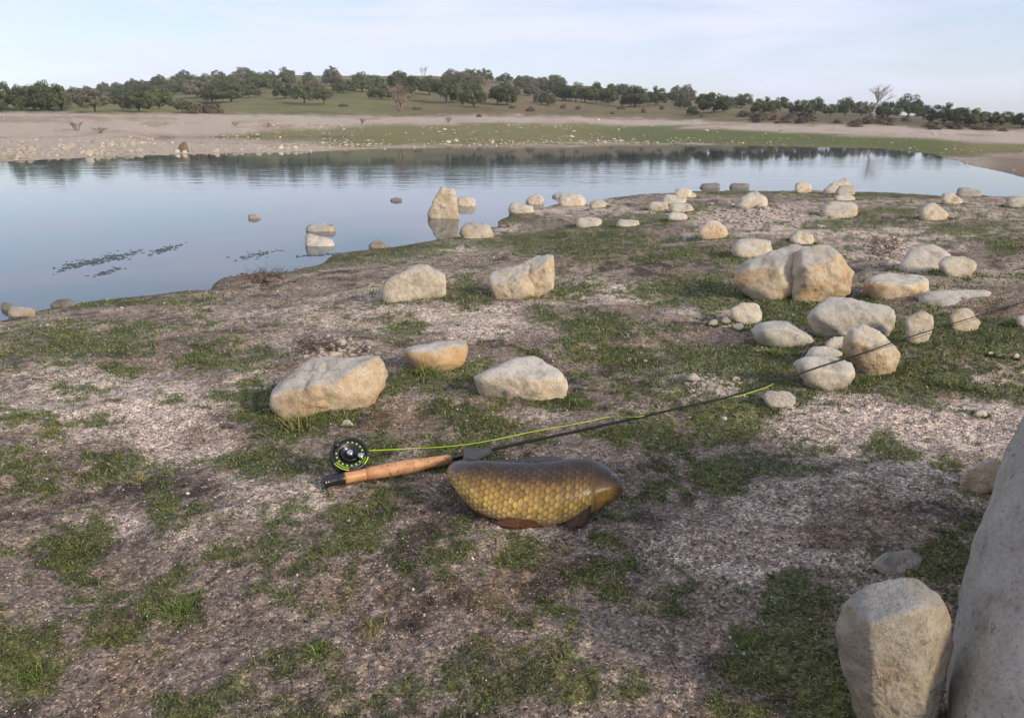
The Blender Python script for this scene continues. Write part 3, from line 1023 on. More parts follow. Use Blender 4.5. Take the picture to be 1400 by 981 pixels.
def grain_material(name, stops, rough=.85):
    m, nt, b = mat_new(name)
    g = N(nt, 'ShaderNodeNewGeometry')
    r = ramp(nt, stops)
    nt.links.new(g.outputs['Random Per Island'], r.inputs['Fac'])
    n = N(nt, 'ShaderNodeTexNoise', i_Scale=90.0, i_Detail=3.0)
    nt.links.new(g.outputs['Position'], n.inputs['Vector'])
    r2 = ramp(nt, [(.3, (.75, .75, .75)), (.7, (1.1, 1.1, 1.1))])
    nt.links.new(n.outputs['Fac'], r2.inputs['Fac'])
    x = N(nt, 'ShaderNodeMixRGB', blend_type='MULTIPLY', i_0=1.0)
    nt.links.new(r.outputs['Color'], x.inputs[1])
    nt.links.new(r2.outputs['Color'], x.inputs[2])
    nt.links.new(x.outputs[0], b.inputs['Base Color'])
    b.inputs['Roughness'].default_value = rough
    b.inputs['Specular IOR Level'].default_value = .3
    return m


M_farstone = grain_material('far_stones', [(0, (.22, .17, .12)), (.35, (.42, .35, .26)), (1, (.62, .55, .44))])
pts, scs = [], []
fr = np.random.default_rng(11)
zone_list = [  # x0,x1,y0,y1,count,size px
    (280, 900, 170, 198, 900, 2.0), (450, 900, 192, 200, 420, 2.4), (0, 420, 190, 219, 900, 2.6), (900, 1330, 184, 199, 260, 1.9), (1230, 1400, 198, 238, 160, 3.0),
    (300, 1000, 164, 176, 260, 1.6), (880, 1400, 172, 190, 120, 2.0), (400, 620, 196, 204, 160, 2.0), (0, 300, 160, 190, 120, 2.0)]
zx, zy, zs = [], [], []
for (x0, x1, y0, y1, n, s_) in zone_list:
    zx += list(fr.uniform(x0, x1, n))
    zy += list(fr.uniform(y0, y1, n))
    zs += list(s_ * fr.lognormal(-.1, .45, n))


def ground_many(PX, PY, tmin=.55, tmax=500, steps=420):
    """vectorised picture-to-ground for many points"""
    PX, PY = np.asarray(PX), np.asarray(PY)
    u, v = (PX - CX) / F, (PY - CY) / F
    rx, ry, rz = u, cP - v * sP, -sP - v * cP
    lo = np.full(len(PX), .5)
    prev = lo.copy()
    hit = np.zeros(len(PX), bool)
    res = np.full(len(PX), np.nan)
    last = None
    for t in np.geomspace(tmin, tmax, steps):
        g = np.maximum(height(rx * t, ry * t), WZ)
        d = CAMZ + rz * t - g
        new = (d <= 0) & ~hit
        if new.any():
            if last is None:
                res[new] = t
            else:
                k = last[0][new] / np.maximum(last[0][new] - d[new], 1e-9)
                res[new] = last[1] + k * (t - last[1])
            hit |= new
        last = (d, t)
    ok = hit
    X, Yv = rx * res, ry * res
    Z = height(np.nan_to_num(X), np.nan_to_num(Yv))
    return X, Yv, Z, ok


X, Yv, Z, ok = ground_many(zx, zy)
ok &= (Z > WZ - .05) & (Yv > 12)
ok &= fbm2(np.nan_to_num(X), np.nan_to_num(Yv) * .6, .22, 3, 211) + fr.uniform(-.25, .25, len(X)) > -.06
zs = np.array(zs)
so_ = scatter_mesh('far_bank_stones', np.stack([X, Yv, Z], 1)[ok], (zs * Yv / F)[ok] * .62, M_farstone, 1, .3, .6)
tag(so_, 'countless pale stones strewn over the far bank', kind='stuff')

# ------------------------------------------------------------------ trees
def leaf_material(name, dark, light):
    m, nt, b = mat_new(name)
    g = N(nt, 'ShaderNodeNewGeometry')
    oi = N(nt, 'ShaderNodeObjectInfo')
    r = ramp(nt, [(0, dark), (1, light)])
    n = N(nt, 'ShaderNodeTexNoise', i_Scale=.6, i_Detail=3.0)
    nt.links.new(g.outputs['Position'], n.inputs['Vector'])
    a = N(nt, 'ShaderNodeMath', operation='MULTIPLY_ADD', i_1=.5)
    nt.links.new(g.outputs['Random Per Island'], a.inputs[0])
    nt.links.new(n.outputs['Fac'], a.inputs[2])
    a2 = N(nt, 'ShaderNodeMath', operation='SUBTRACT', i_1=.22)
    nt.links.new(a.outputs[0], a2.inputs[0])
    nt.links.new(a2.outputs[0], r.inputs['Fac'])
    hs = N(nt, 'ShaderNodeHueSaturation')
    mr = N(nt, 'ShaderNodeMapRange', i_3=.75, i_4=1.25)
    nt.links.new(oi.outputs['Random'], mr.inputs[0])
    nt.links.new(mr.outputs[0], hs.inputs['Value'])
    nt.links.new(r.outputs['Color'], hs.inputs['Color'])
    nt.links.new(hs.outputs[0], b.inputs['Base Color'])
    b.inputs['Roughness'].default_value = .7
    b.inputs['Specular IOR Level'].default_value = .3
    return m


M_oak = leaf_material('oak_leaves', (.045, .060, .024), (.125, .145, .062))
M_oak2 = leaf_material('dusty_leaves', (.11, .10, .065), (.20, .18, .12))
M_scrub = leaf_material('scrub_twigs', (.075, .055, .035), (.150, .110, .070))
M_bark = simple('bark', (.11, .090, .070), .9, var=.4, scale=8, bump=.5)
M_dead = simple('dead_twigs', (.22, .165, .125), .9, var=.35, scale=6)


def tube_np(path, rad, sides=6, cap=True):
    path = np.asarray(path, float)
    n = len(path)
    rad = np.broadcast_to(np.asarray(rad, float), (n,))
    T = np.gradient(path, axis=0)
    T /= np.linalg.norm(T, axis=1)[:, None] + 1e-12
    ref = np.array((0, 0, 1.)) if abs(T[0][2]) < .9 else np.array((1., 0, 0))
    U = np.cross(T[0], ref)
    U /= np.linalg.norm(U)
    V = []
    for i in range(n):
        U = U - T[i] * U.dot(T[i])
        U /= np.linalg.norm(U)
        W = np.cross(T[i], U)
        a = np.arange(sides) * 2 * math.pi / sides
        V.append(path[i] + rad[i] * (np.cos(a)[:, None] * U + np.sin(a)[:, None] * W))
    V = np.vstack(V)
    fs = []
    for i in range(n - 1):
        for j in range(sides):
            a, b = i * sides + j, i * sides + (j + 1) % sides
            fs.append((a, b, b + sides, a + sides))
    if cap:
        V = np.vstack([V, path[0], path[-1]])
        c0, c1 = len(V) - 2, len(V) - 1
        for j in range(sides):
            fs.append((j, c0, c0, (j + 1) % sides)[:1] + (c0, (j + 1) % sides)) if False else None
    return V, fs


class MB:
    def __init__(s):
        s.v, s.f = [], []

    def add(s, V, fs):
        o = len(s.v)
        s.v += [tuple(p) for p in V]
        s.f += [tuple(i + o for i in f) for f in fs]
        return s

    def tube(s, path, rad, sides=6):
        V, fs = tube_np(path, rad, sides)
        n = len(path)
        V = V[:n * sides]
        fs = [f for f in fs if f]
        fs.append(tuple(range(sides))[::-1])
        fs.append(tuple(range((n - 1) * sides, n * sides)))
        return s.add(V, fs)

    def lathe(s, prof, origin, axis, sides=32, cap=True):
        """prof: (distance along axis, radius)"""
        axis = np.asarray(axis, float) / np.linalg.norm(axis)
        ref = np.array((0, 0, 1.)) if abs(axis[2]) < .9 else np.array((1., 0, 0))
        U = np.cross(axis, ref)
        U /= np.linalg.norm(U)
        W = np.cross(axis, U)
        a = np.arange(sides) * 2 * math.pi / sides
        V = np.vstack([np.asarray(origin) + d * axis + r * (np.cos(a)[:, None] * U + np.sin(a)[:, None] * W) for d, r in prof])
        fs = []
        for i in range(len(prof) - 1):
            for j in range(sides):
                k = (j + 1) % sides
                fs.append((i * sides + j, i * sides + k, (i + 1) * sides + k, (i + 1) * sides + j))
        if cap:
            fs.append(tuple(range(sides))[::-1])
            fs.append(tuple(range((len(prof) - 1) * sides, len(prof) * sides)))
        return s.add(V, fs)

    def build(s, name, mat, parent=None, loc=None, smooth=True):
        me = bpy.data.meshes.new(name)
        me.from_pydata(s.v, [], s.f)
        bm = bmesh.new()
        bm.from_mesh(me)
        bmesh.ops.recalc_face_normals(bm, faces=bm.faces)
        bm.to_mesh(me)
        bm.free()
        o = link(name, me, parent, mat, smooth)
        if loc is not None:
            o.location = loc
        return o


def oak_meshes(seed, aspect=1.0, trunk_h=.24, dens=1.0):
    """unit tree: height 1, crown width about aspect"""
    r_ = np.random.default_rng(seed)
    mb = MB()
    top = trunk_h + .12
    lean = r_.uniform(-.05, .05, 2)
    mb.tube([(0, 0, -.06), (lean[0] * .3, lean[1] * .3, trunk_h * .5), (lean[0], lean[1], top)], [.042, .034, .026], 7)
    cl = []
    n = 58
    for i in range(n):
        a = r_.uniform(0, 6.283)
        rad = math.sqrt(r_.uniform(0.02, 1)) * aspect * .40
        zc = trunk_h + .04 + (0.70 - .45 * (rad / (aspect * .42)) ** 2) * r_.uniform(.05, 1.0)
        cl.append((math.cos(a) * rad, math.sin(a) * rad, zc, r_.uniform(.085, .15) * (.8 + .3 * aspect)))
    for i in range(7):
        c = cl[i * 3]
        mb.tube([(lean[0] * .8, lean[1] * .8, trunk_h * r_.uniform(.7, 1.1)), (c[0] * .45, c[1] * .45, trunk_h + (c[2] - trunk_h) * .5), c[:3]], [.022, .015, .006], 5)
    me_t = bpy.data.meshes.new('trunk')
    me_t.from_pydata(mb.v, [], mb.f)
    V, FF = [], []
    k = 0
    for (x, y, z, s_) in cl:
        m = int(120 * dens)
        d = r_.normal(size=(m, 3))
        d /= np.linalg.norm(d, axis=1)[:, None]
        rr_ = s_ * r_.uniform(.45, 1.08, m) ** .6
        p = np.array((x, y, z)) + d * rr_[:, None] * np.array((1.05, 1.05, .8))
        t1 = np.cross(d, r_.normal(size=(m, 3)))
        t1 /= np.linalg.norm(t1, axis=1)[:, None]
        t2 = np.cross(d, t1) + d * r_.uniform(-.5, .5, (m, 1))
        sz = r_.uniform(.014, .030, (m, 1))
        q = np.stack([p - t1 * sz, p + t2 * sz * .9, p + t1 * sz, p - t2 * sz * .7 + d * sz * .3], 1)
        V.append(q.reshape(-1, 3))
        FF.append(np.arange(m * 4).reshape(m, 4) + k)
        k += m * 4
    me_c = mesh_np('crown', np.vstack(V), np.vstack(FF))
    return me_t, me_c


oak_protos = [oak_meshes(100 + i, asp, th, dn) for i, (asp, th, dn) in enumerate(
    [(1.15, .14, 1), (1.35, .12, 1.1), (1.0, .18, 1), (1.6, .10, 1.2), (1.2, .20, .8), (1.45, .14, 1), (1.05, .10, 1.1)])]
for t_, c_ in oak_protos:
    t_.materials.append(M_bark)
    c_.materials.append(M_oak)
dusty = [(t_, c_.copy()) for t_, c_ in oak_protos[:3]]
for t_, c_ in dusty:
    c_.materials.clear()
    c_.materials.append(M_oak2)
tr = random.Random(3)


def tree(px, yb, yt, wpx, label, group, kind='oak', seed=None):
    g = ground_at(px, yb)
    H = (yb - yt) * g.y / F * .96
    W = wpx * g.y / F
    asp = W / H
    lst = dusty if kind == 'dusty' else oak_protos
    aspects = [1.15, 1.35, 1.0, 1.6, 1.2, 1.45, 1.05][:len(lst)]
    order = sorted(range(len(lst)), key=lambda i: abs(aspects[i] - asp) + tr.uniform(0, .35))
    i = order[0]
    o = empty('holm_oak' if kind != 'dusty' else 'tree', (g.x, g.y, g.z - .05))
    kx = asp / aspects[i]
    o.scale = (H * kx, H * kx, H)
    o.rotation_euler.z = tr.uniform(0, 6.28)
    tag(o, label, 'tree', group)
    for nm, me_ in zip(('trunk', 'crown'), lst[i]):
        c = bpy.data.objects.new(nm, me_)
        C.objects.link(c)
        c.parent = o
    return o


foot = [(10, 148, 110, 24), (30, 151, 115, 26), (47, 151, 114, 26), (64, 151, 109, 38), (84, 151, 113, 30), (190, 152, 119, 48), (218, 149, 117, 44), (250, 154, 134, 22),
        (316, 139, 109, 46), (290, 140, 113, 30), (390, 134, 112, 34), (416, 143, 112, 34), (443, 142, 117, 28), (522, 136, 111, 40), (610, 141, 102, 44), (625, 140, 112, 20),
        (648, 146, 114, 42), (680, 143, 114, 26), (693, 144, 115, 28), (748, 144, 123, 28), (800, 141, 117, 26), (815, 141, 111, 24), (832, 144, 117, 30),
        (868, 146, 116, 40), (897, 144, 118, 34), (976, 154, 121, 46), (1044, 156, 132, 38), (1096, 157, 132, 34), (1240, 163, 129, 40), (1290, 169, 140, 50),
        (1325, 172, 142, 46), (1368, 171, 148, 40), (1398, 174, 151, 30), (1155, 158, 132, 28), (1213, 161, 136, 34)]
OWN = {64: 'tallest round-headed oak of the tight row beside the half-bare tree', 190: 'wide low oak left of the two brown rounded bushes, nearly touching the grass',
       218: 'broad oak overlapping the wide low oak beside the brown bushes', 250: 'very small oak next to the brown rounded bushes', 316: 'broad dark oak standing alone above the brown rounded bushes',
       443: 'small oak at the open green end of the slope, right of a taller pair', 522: 'low broad oak just left of the reddish bare bush', 610: 'tall dark oak just right of the reddish bare bush',
       648: 'umbrella-crowned oak standing forward on brown grass beside the tall dark oak', 748: 'small ball-shaped pale oak standing forward on brown grass', 868: 'large dark oak closing the row before open brown slope',
       976: 'wide flat-bottomed oak alone between the wood and the low rise', 1044: 'bushy oak touching scrub beside the wide lone oak', 1240: 'tallest oak of the low rise, just right of the bare pale tree',
       1290: 'widest oak of the low rise', 1368: 'small dome-shaped oak set apart at the end of the low rise', 10: 'dark oak at the outer end of the tight oak row'}
for (x, yb, yt, wd) in foot:
    lab = 'dark holm oak at the foot of the far wooded slope' if x < 950 else 'dark holm oak on the low rise beyond the green strip'
    own = OWN.get(x)
    tree(x, yb, yt, wd, own or lab, None if own else ('oaks at the foot of the slope' if x < 950 else 'oaks on the low rise'))
tree(130, 153, 117, 38, 'greyish brown half-bare tree beside the leftmost oaks', None, 'dusty')
tree(738, 141, 122, 18, 'small dusty tree among the central oaks', None, 'dusty')
tree(1178, 158, 136, 28, 'dusty brown tree beside the bare pale tree', None, 'dusty')
behind = [(143, 129, 112, 20), (162, 130, 112, 22), (215, 119, 103, 16), (238, 129, 112, 22), (270, 133, 107, 40), (340, 133, 112, 34), (355, 127, 100, 34), (345, 110, 95, 22),
          (395, 116, 97, 22), (421, 110, 97, 16), (455, 117, 95, 30), (470, 127, 105, 36), (495, 126, 98, 34), (545, 128, 94, 30), (565, 132, 101, 30), (587, 130, 103, 30),
          (618, 119, 94, 28), (640, 113, 94, 22), (663, 112, 94, 26), (690, 113, 100, 24), (715, 114, 101, 28), (735, 115, 105, 26), (725, 131, 113, 24), (757, 131, 106, 30),
          (772, 138, 111, 36), (787, 139, 113, 30), (845, 132, 111, 48), (925, 141, 117, 34), (938, 141, 115, 28), (1014, 147, 124, 34), (1066, 151, 129, 34), (1115, 156, 132, 26),
          (1262, 164, 141, 28), (510, 118, 101, 26), (430, 128, 108, 34), (372, 122, 102, 28), (300, 124, 105, 30), (318, 114, 100, 22), (255, 118, 108, 14), (120, 134, 117, 18),
          (104, 140, 118, 24), (1345, 168, 150, 24), (1310, 166, 144, 28), (1190, 158, 140, 22), (1135, 157, 140, 22), (990, 148, 128, 26), (960, 146, 126, 22)]
rb_ = random.Random(12)
for k in range(84):
    x = rb_.uniform(-60, 960) if k < 68 else rb_.uniform(-60, 330)
    crest = np.interp(x, [-60, 0, 170, 250, 330, 450, 650, 760, 850, 960], [132, 131, 121, 112, 107, 104, 106, 112, 124, 136])
    yb = crest + rb_.uniform(2, 24)
    h_ = rb_.uniform(13, 22)
    behind.append((x, yb, yb - h_, h_ * rb_.uniform(1.1, 1.6)))
for ti, (x, yb, yt, wd) in enumerate(behind):
    if ti % 6 == 4 and x < 950:
        tree(x, yb, yt, wd, 'dusty olive-brown tree among the oaks of the far hill wood', 'dusty trees of the far hill wood', 'dusty')
        continue
    tree(x, yb, yt, wd, 'round holm oak in the wood covering the far hill' if x < 950 else 'low oak in the hedge-like row behind the low rise',
         'oaks of the far hill wood' if x < 950 else 'oaks of the far row')


# bare trees and bushes built of branching twigs
def twiggy(name, px, yb, yt, wpx, label, cat, mat, seed, stems=1, depth=5, spread=.55, group=None, up=.75, trunk=True):
    g = ground_at(px, yb)
    H = (yb - yt) * g.y / F
    Wd = wpx * g.y / F
    r_ = random.Random(seed)
    tw, tk = MB(), MB()

    def grow(p, d, ln, rad, lev):
        q = p + d * ln
        (tk if lev == depth and trunk else tw).tube([p[:], ((p + q) / 2 + Vector((r_.uniform(-.05, .05), r_.uniform(-.05, .05), 0)) * ln)[:], q[:]], [rad, rad * .85, rad * .7], 4)
        if lev == 0:
            return
        for _ in range(r_.choice((2, 3, 3))):
            nd = (d * up + Vector((r_.uniform(-1, 1), r_.uniform(-1, 1), r_.uniform(-.15, .8))) * spread).normalized()
            grow(p + d * ln * r_.uniform(.6, 1), nd, ln * r_.uniform(.62, .85), rad * .6, lev - 1)
    for s_ in range(stems):
        d = Vector((r_.uniform(-1, 1) * (.5 if stems > 1 else .05), r_.uniform(-1, 1) * (.5 if stems > 1 else .05), 1)).normalized()
        grow(Vector((r_.uniform(-.05, .05) * (stems > 1), r_.uniform(-.05, .05), -.03)), d, .30, .022, depth)
    A_ = np.array(tw.v)
    k = 1.0 / A_[:, 2].max()
    kx = Wd / max(np.ptp(A_[:, 0]), .01)
    o = empty(name, (g.x, g.y, g.z))
    for nm, mb in (('trunk', tk), ('twigs', tw)):
        if mb.v:
            mb.v = [(x * kx, y * kx, z * k * H) for x, y, z in mb.v]
            mb.build(nm if nm == 'twigs' or stems == 1 else 'stem', mat, o)
    tag(o, label, cat, group)
    return o


M_pale = simple('pale_bark', (.30, .26, .22), .9, var=.2, scale=5)
twiggy('bare_tree', 1192, 165, 119, 34, 'bare pale leafless tree standing above the oak row', 'tree', M_pale, 4, 1, 6, .5)
twiggy('bare_bush', 548, 153, 116, 44, 'reddish brown bare bush alone before the central oaks', 'bush', M_dead, 8, 5, 4, .55)
twiggy('bare_tree', 580, 118, 93, 12, 'thin bare tree poking above the hill wood crest', 'tree', M_pale, 14, 1, 5, .5)
for (x, yb, yt, wd) in [(105, 179, 166, 26), (140, 182, 174, 22), (613, 168, 160, 12), (495, 170, 162, 10), (322, 173, 167, 12), (365, 174, 168, 12)]:
    twiggy('dry_shrub', x, yb, yt, wd, 'sparse purplish dry shrub on the bare far bank', 'shrub', M_dead, int(x), 6, 3, .6, 'dry shrubs on the bare bank')


def bush_mesh(seed):
    r_ = np.random.default_rng(seed)
    m = 700
    d = r_.normal(size=(m, 3))
    d /= np.linalg.norm(d, axis=1)[:, None]
    d[:, 2] = np.abs(d[:, 2])
    lob = 1 + .9 * fbm3(d, 2.3, 2, seed)
    p = d * (lob * r_.uniform(.5, 1, m) ** .5)[:, None] * np.array((.5, .5, .9))
    t1 = np.cross(d, r_.normal(size=(m, 3)))
    t1 /= np.linalg.norm(t1, axis=1)[:, None]
    t2 = np.cross(d, t1)
    s_ = r_.uniform(.03, .07, (m, 1))
    q = np.stack([p - t1 * s_, p + t2 * s_, p + t1 * s_, p - t2 * s_], 1).reshape(-1, 3)
    return mesh_np('bush', q, np.arange(m * 4).reshape(m, 4))


bushes = [bush_mesh(i) for i in (1, 2, 3)]
for b_ in bushes:
    b_.materials.append(M_scrub)
bl = [(268, 154, 141, 24, 'brown rounded bush at the edge of the green slope'), (290, 154, 141, 26, 'brown rounded bush at the edge of the green slope')]
br_ = random.Random(21)
for k in range(34):
    x = br_.uniform(1010, 1400)
    yb = np.interp(x, [1010, 1200, 1400], [163, 169, 178]) + br_.uniform(-5, 5)
    bl.append((x, yb, yb - br_.uniform(4, 9), br_.uniform(10, 24), 'low brownish scrub bush among the oaks on the low rise'))
for (x, yb) in [(725, 152), (790, 150), (850, 149), (880, 154), (838, 156), (700, 148), (570, 150), (905, 150), (770, 148), (655, 160), (960, 160), (470, 146)]:
    bl.append((x, yb, yb - br_.uniform(3, 7), br_.uniform(6, 14), 'small dark scrub bush on the open slope below the oaks'))
for (x, yb, yt, wd, lab) in bl:
    g = ground_at(x, yb)
    o = bpy.data.objects.new('bush', br_.choice(bushes))
    C.objects.link(o)
    o.location = (g.x, g.y, g.z - .05)
    W_, H_ = wd * g.y / F, (yb - yt) * g.y / F
    o.scale = (W_, W_, H_ * 1.1)
    o.rotation_euler.z = br_.uniform(0, 6)
    tag(o, lab, 'bush', 'rounded brown bushes' if 'rounded' in lab else ('scrub on the low rise' if 'rise' in lab else 'scrub on the open slope'))

# ------------------------------------------------------------------ the carp
def cr_spline(tab, s):
    """Catmull-Rom through rows of tab at integer s"""
    tab = np.asarray(tab, float)
    n = len(tab)
    s = np.clip(np.asarray(s, float), 0, n - 1.0001)
    i = s.astype(int)
    f = (s - i)[:, None]
    p0, p1 = tab[np.maximum(i - 1, 0)], tab[i]
    p2, p3 = tab[np.minimum(i + 1, n - 1)], tab[np.minimum(i + 2, n - 1)]
    return .5 * (2 * p1 + (p2 - p0) * f + (2 * p0 - 5 * p1 + 4 * p2 - p3) * f ** 2 + (3 * p1 - p0 - 3 * p2 + p3) * f ** 3)


RHO = R(50)
FN = np.array((0, -math.cos(RHO), math.sin(RHO)))       # flank facing up to the light
#      top px     bottom px   half thickness  set back
ST = [((850, 658), (851, 671), .008, 0), ((846, 652), (847, 679), .017, 0), ((838, 645), (837, 686), .024, 0), ((828, 637), (826, 692), .030, 0),
      ((815, 629.5), (812, 700), .036, 0), ((800, 626), (796, 707), .041, 0), ((780, 626.5), (773, 714), .045, 0), ((755, 629.5), (746, 719), .047, 0),
      ((730, 631), (718, 719), .047, 0), ((705, 631.5), (692, 714), .045, 0), ((682, 630.5), (667, 706), .042, .0), ((661, 630), (645, 695), .038, .003),
      ((644, 631), (630, 680), .032, .012), ((632, 630.5), (622.5, 663), .025, .030), ((628, 630), (623, 649), .018, .060), ((633, 628), (630, 638), .012, .098)]


def fish_tab(shift):
    base = np.array(ground_at(740, 719)[:])
    o = base + FN * shift
    rows = []
    for (t, b, w_, off) in ST:
        pr = []
        for p in (t, b):
            r = ray(*p)
            k = FN.dot(o - np.array((0, 0, CAMZ))) / FN.dot(r)
            q = np.array((0, 0, CAMZ)) + r * k
            q = np.array(at(p[0], p[1], q[1] + off)[:])
            pr.append(q)
        c, e = (pr[0] + pr[1]) / 2, (pr[0] - pr[1]) / 2
        rows.append(np.concatenate([c, e * .96, [w_]]))
    return np.array(rows)


def fish_pt(tab, s, ph, grow=0.0):
    r = cr_spline(tab, s)
    c, e, w_ = r[:, :3], r[:, 3:6], r[:, 6]
    el = np.linalg.norm(e, axis=1)
    cp_, sp_ = np.cos(ph), np.sin(ph)
    # flank normal follows the bend of the body
    t = cr_spline(tab, np.minimum(s + .3, len(tab) - 1.01))[:, :3] - cr_spline(tab, np.maximum(s - .3, 0))[:, :3]
    n = np.cross(t, e)
    n /= np.linalg.norm(n, axis=1)[:, None]
    n = np.where((n @ FN)[:, None] < 0, -n, n)
    eu = e / el[:, None]
    return c + eu * ((el + grow) * cp_)[:, None] + n * ((w_ + grow) * sp_ * (1 - .16 * cp_) * np.where(np.abs(sp_) > 0, 1, 1))[:, None]


lo, hi = -.03, .08
for _ in range(18):
    mid = (lo + hi) / 2
    tb = fish_tab(mid)
    ss, pp = np.meshgrid(np.linspace(2, 13, 30), np.linspace(0, 6.28, 30))
    q = fish_pt(tb, ss.ravel(), pp.ravel())
    gap = (q[:, 2] - height(q[:, 0], q[:, 1])).min()
    if gap < -.010:
        lo = mid
    else:
        hi = mid
FT = fish_tab(mid)


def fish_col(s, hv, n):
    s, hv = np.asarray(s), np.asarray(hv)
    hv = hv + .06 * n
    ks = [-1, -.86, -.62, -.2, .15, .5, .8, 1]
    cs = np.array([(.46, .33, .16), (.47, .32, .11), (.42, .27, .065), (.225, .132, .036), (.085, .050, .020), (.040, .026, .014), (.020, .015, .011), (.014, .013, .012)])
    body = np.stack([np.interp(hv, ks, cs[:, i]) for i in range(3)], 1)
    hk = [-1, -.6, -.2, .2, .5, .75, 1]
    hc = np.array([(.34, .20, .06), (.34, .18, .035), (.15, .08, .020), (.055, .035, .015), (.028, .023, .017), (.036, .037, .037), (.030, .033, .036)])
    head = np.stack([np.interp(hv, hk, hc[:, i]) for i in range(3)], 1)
    nose = np.array((.060, .044, .028))
    head = head * (1 + .9 * n)[:, None]
    head = head + (nose - head) * (sstep(2.9, 1.2, s + .5 * n) * .8)[:, None]
    k = sstep(3.9, 4.5, s - .35 * (1 - hv ** 2) + .25)
    col = head + (body - head) * k[:, None]
    edge = np.exp(-((s - .35 * (1 - hv ** 2) - 3.95) / .16) ** 2) * sstep(.45, .1, hv)
    col = col + (np.array((.13, .038, .012)) - col) * (edge * .55)[:, None]
    pre = np.exp(-((s + .5 * (hv + .2) ** 2 - 3.0) / .10) ** 2) * sstep(.4, .1, hv)
    col = col * (1 - .35 * pre)[:, None]
    mouth = sstep(.75, .2, s) * sstep(.4, -.2, hv)
    col = col + (np.array((.22, .095, .06)) - col) * mouth[:, None]
    return col


ns_, np_ = 120, 64
s_, p_ = np.meshgrid(np.linspace(0, 14.95, ns_), np.arange(np_) * 2 * math.pi / np_, indexing='ij')
sv, pv = s_.ravel(), p_.ravel()
gr_ = .0013 * sstep(4.25, 3.8, sv - .35 * np.sin(pv) ** 2) * sstep(.2, 2.5, sv)          # gill cover stands proud
bv = fish_pt(FT, sv, pv, gr_)
nn = fbm3(bv, 60, 3, 5)
fi = np.arange(ns_ * np_).reshape(ns_, np_)
fn = np.roll(fi, -1, 1)
ff = np.stack([fi[:-1].ravel(), fn[:-1].ravel(), fn[1:].ravel(), fi[1:].ravel()], 1)
# close the ends with a centre vertex fan folded into quads
me_b = mesh_np('body', bv, ff)
bm = bmesh.new()
bm.from_mesh(me_b)
bm.verts.ensure_lookup_table()
bm.faces.new([bm.verts[i] for i in fi[0]])
bm.faces.new([bm.verts[i] for i in fi[-1]])
bmesh.ops.recalc_face_normals(bm, faces=bm.faces)
bm.to_mesh(me_b)
bm.free()
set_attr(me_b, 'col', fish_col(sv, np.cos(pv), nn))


def fish_skin(name, scale_tex=False):
    m, nt, b = mat_new(name)
    l = nt.links.new
    a = N(nt, 'ShaderNodeAttribute', attribute_name='col')
    tcd = N(nt, 'ShaderNodeTexCoord')
    n = N(nt, 'ShaderNodeTexNoise', i_Scale=160.0, i_Detail=4.0, i_Roughness=.6)
    l(tcd.outputs['Object'], n.inputs['Vector'])
    r = ramp(nt, [(.3, (.7, .68, .65)), (.7, (1.2, 1.2, 1.2))])
    l(n.outputs['Fac'], r.inputs['Fac'])
    x = N(nt, 'ShaderNodeMixRGB', blend_type='MULTIPLY', i_0=.8)
    l(a.outputs['Color'], x.inputs[1])
    l(r.outputs['Color'], x.inputs[2])
    l(x.outputs[0], b.inputs['Base Color'])
    b.inputs['Roughness'].default_value = .30
    b.inputs['Specular IOR Level'].default_value = .35
    b.inputs['Coat Weight'].default_value = .22
    b.inputs['Coat Roughness'].default_value = .22
    bp = N(nt, 'ShaderNodeBump', i_Strength=.25, i_Distance=.0008)
    l(n.outputs['Fac'], bp.inputs['Height'])
    l(bp.outputs['Normal'], b.inputs['Normal'])
    return m


M_fish = fish_skin('carp_skin')
fc0 = np.array(ground_at(740, 719)[:])
carp = empty('carp', fc0)
tag(carp, 'golden common carp with netted scales lying on the ground beside the rod handle', 'fish')


def fish_part(name, me_, mat, parent=carp):
    o = link(name, me_, parent, mat)
    off_ = Vector(fc0) if parent is carp else Vector((0, 0, 0))
    if parent is carp:
        me_.transform(Matrix.Translation(-Vector(fc0)))
    return o


body = fish_part('body', me_b, M_fish)
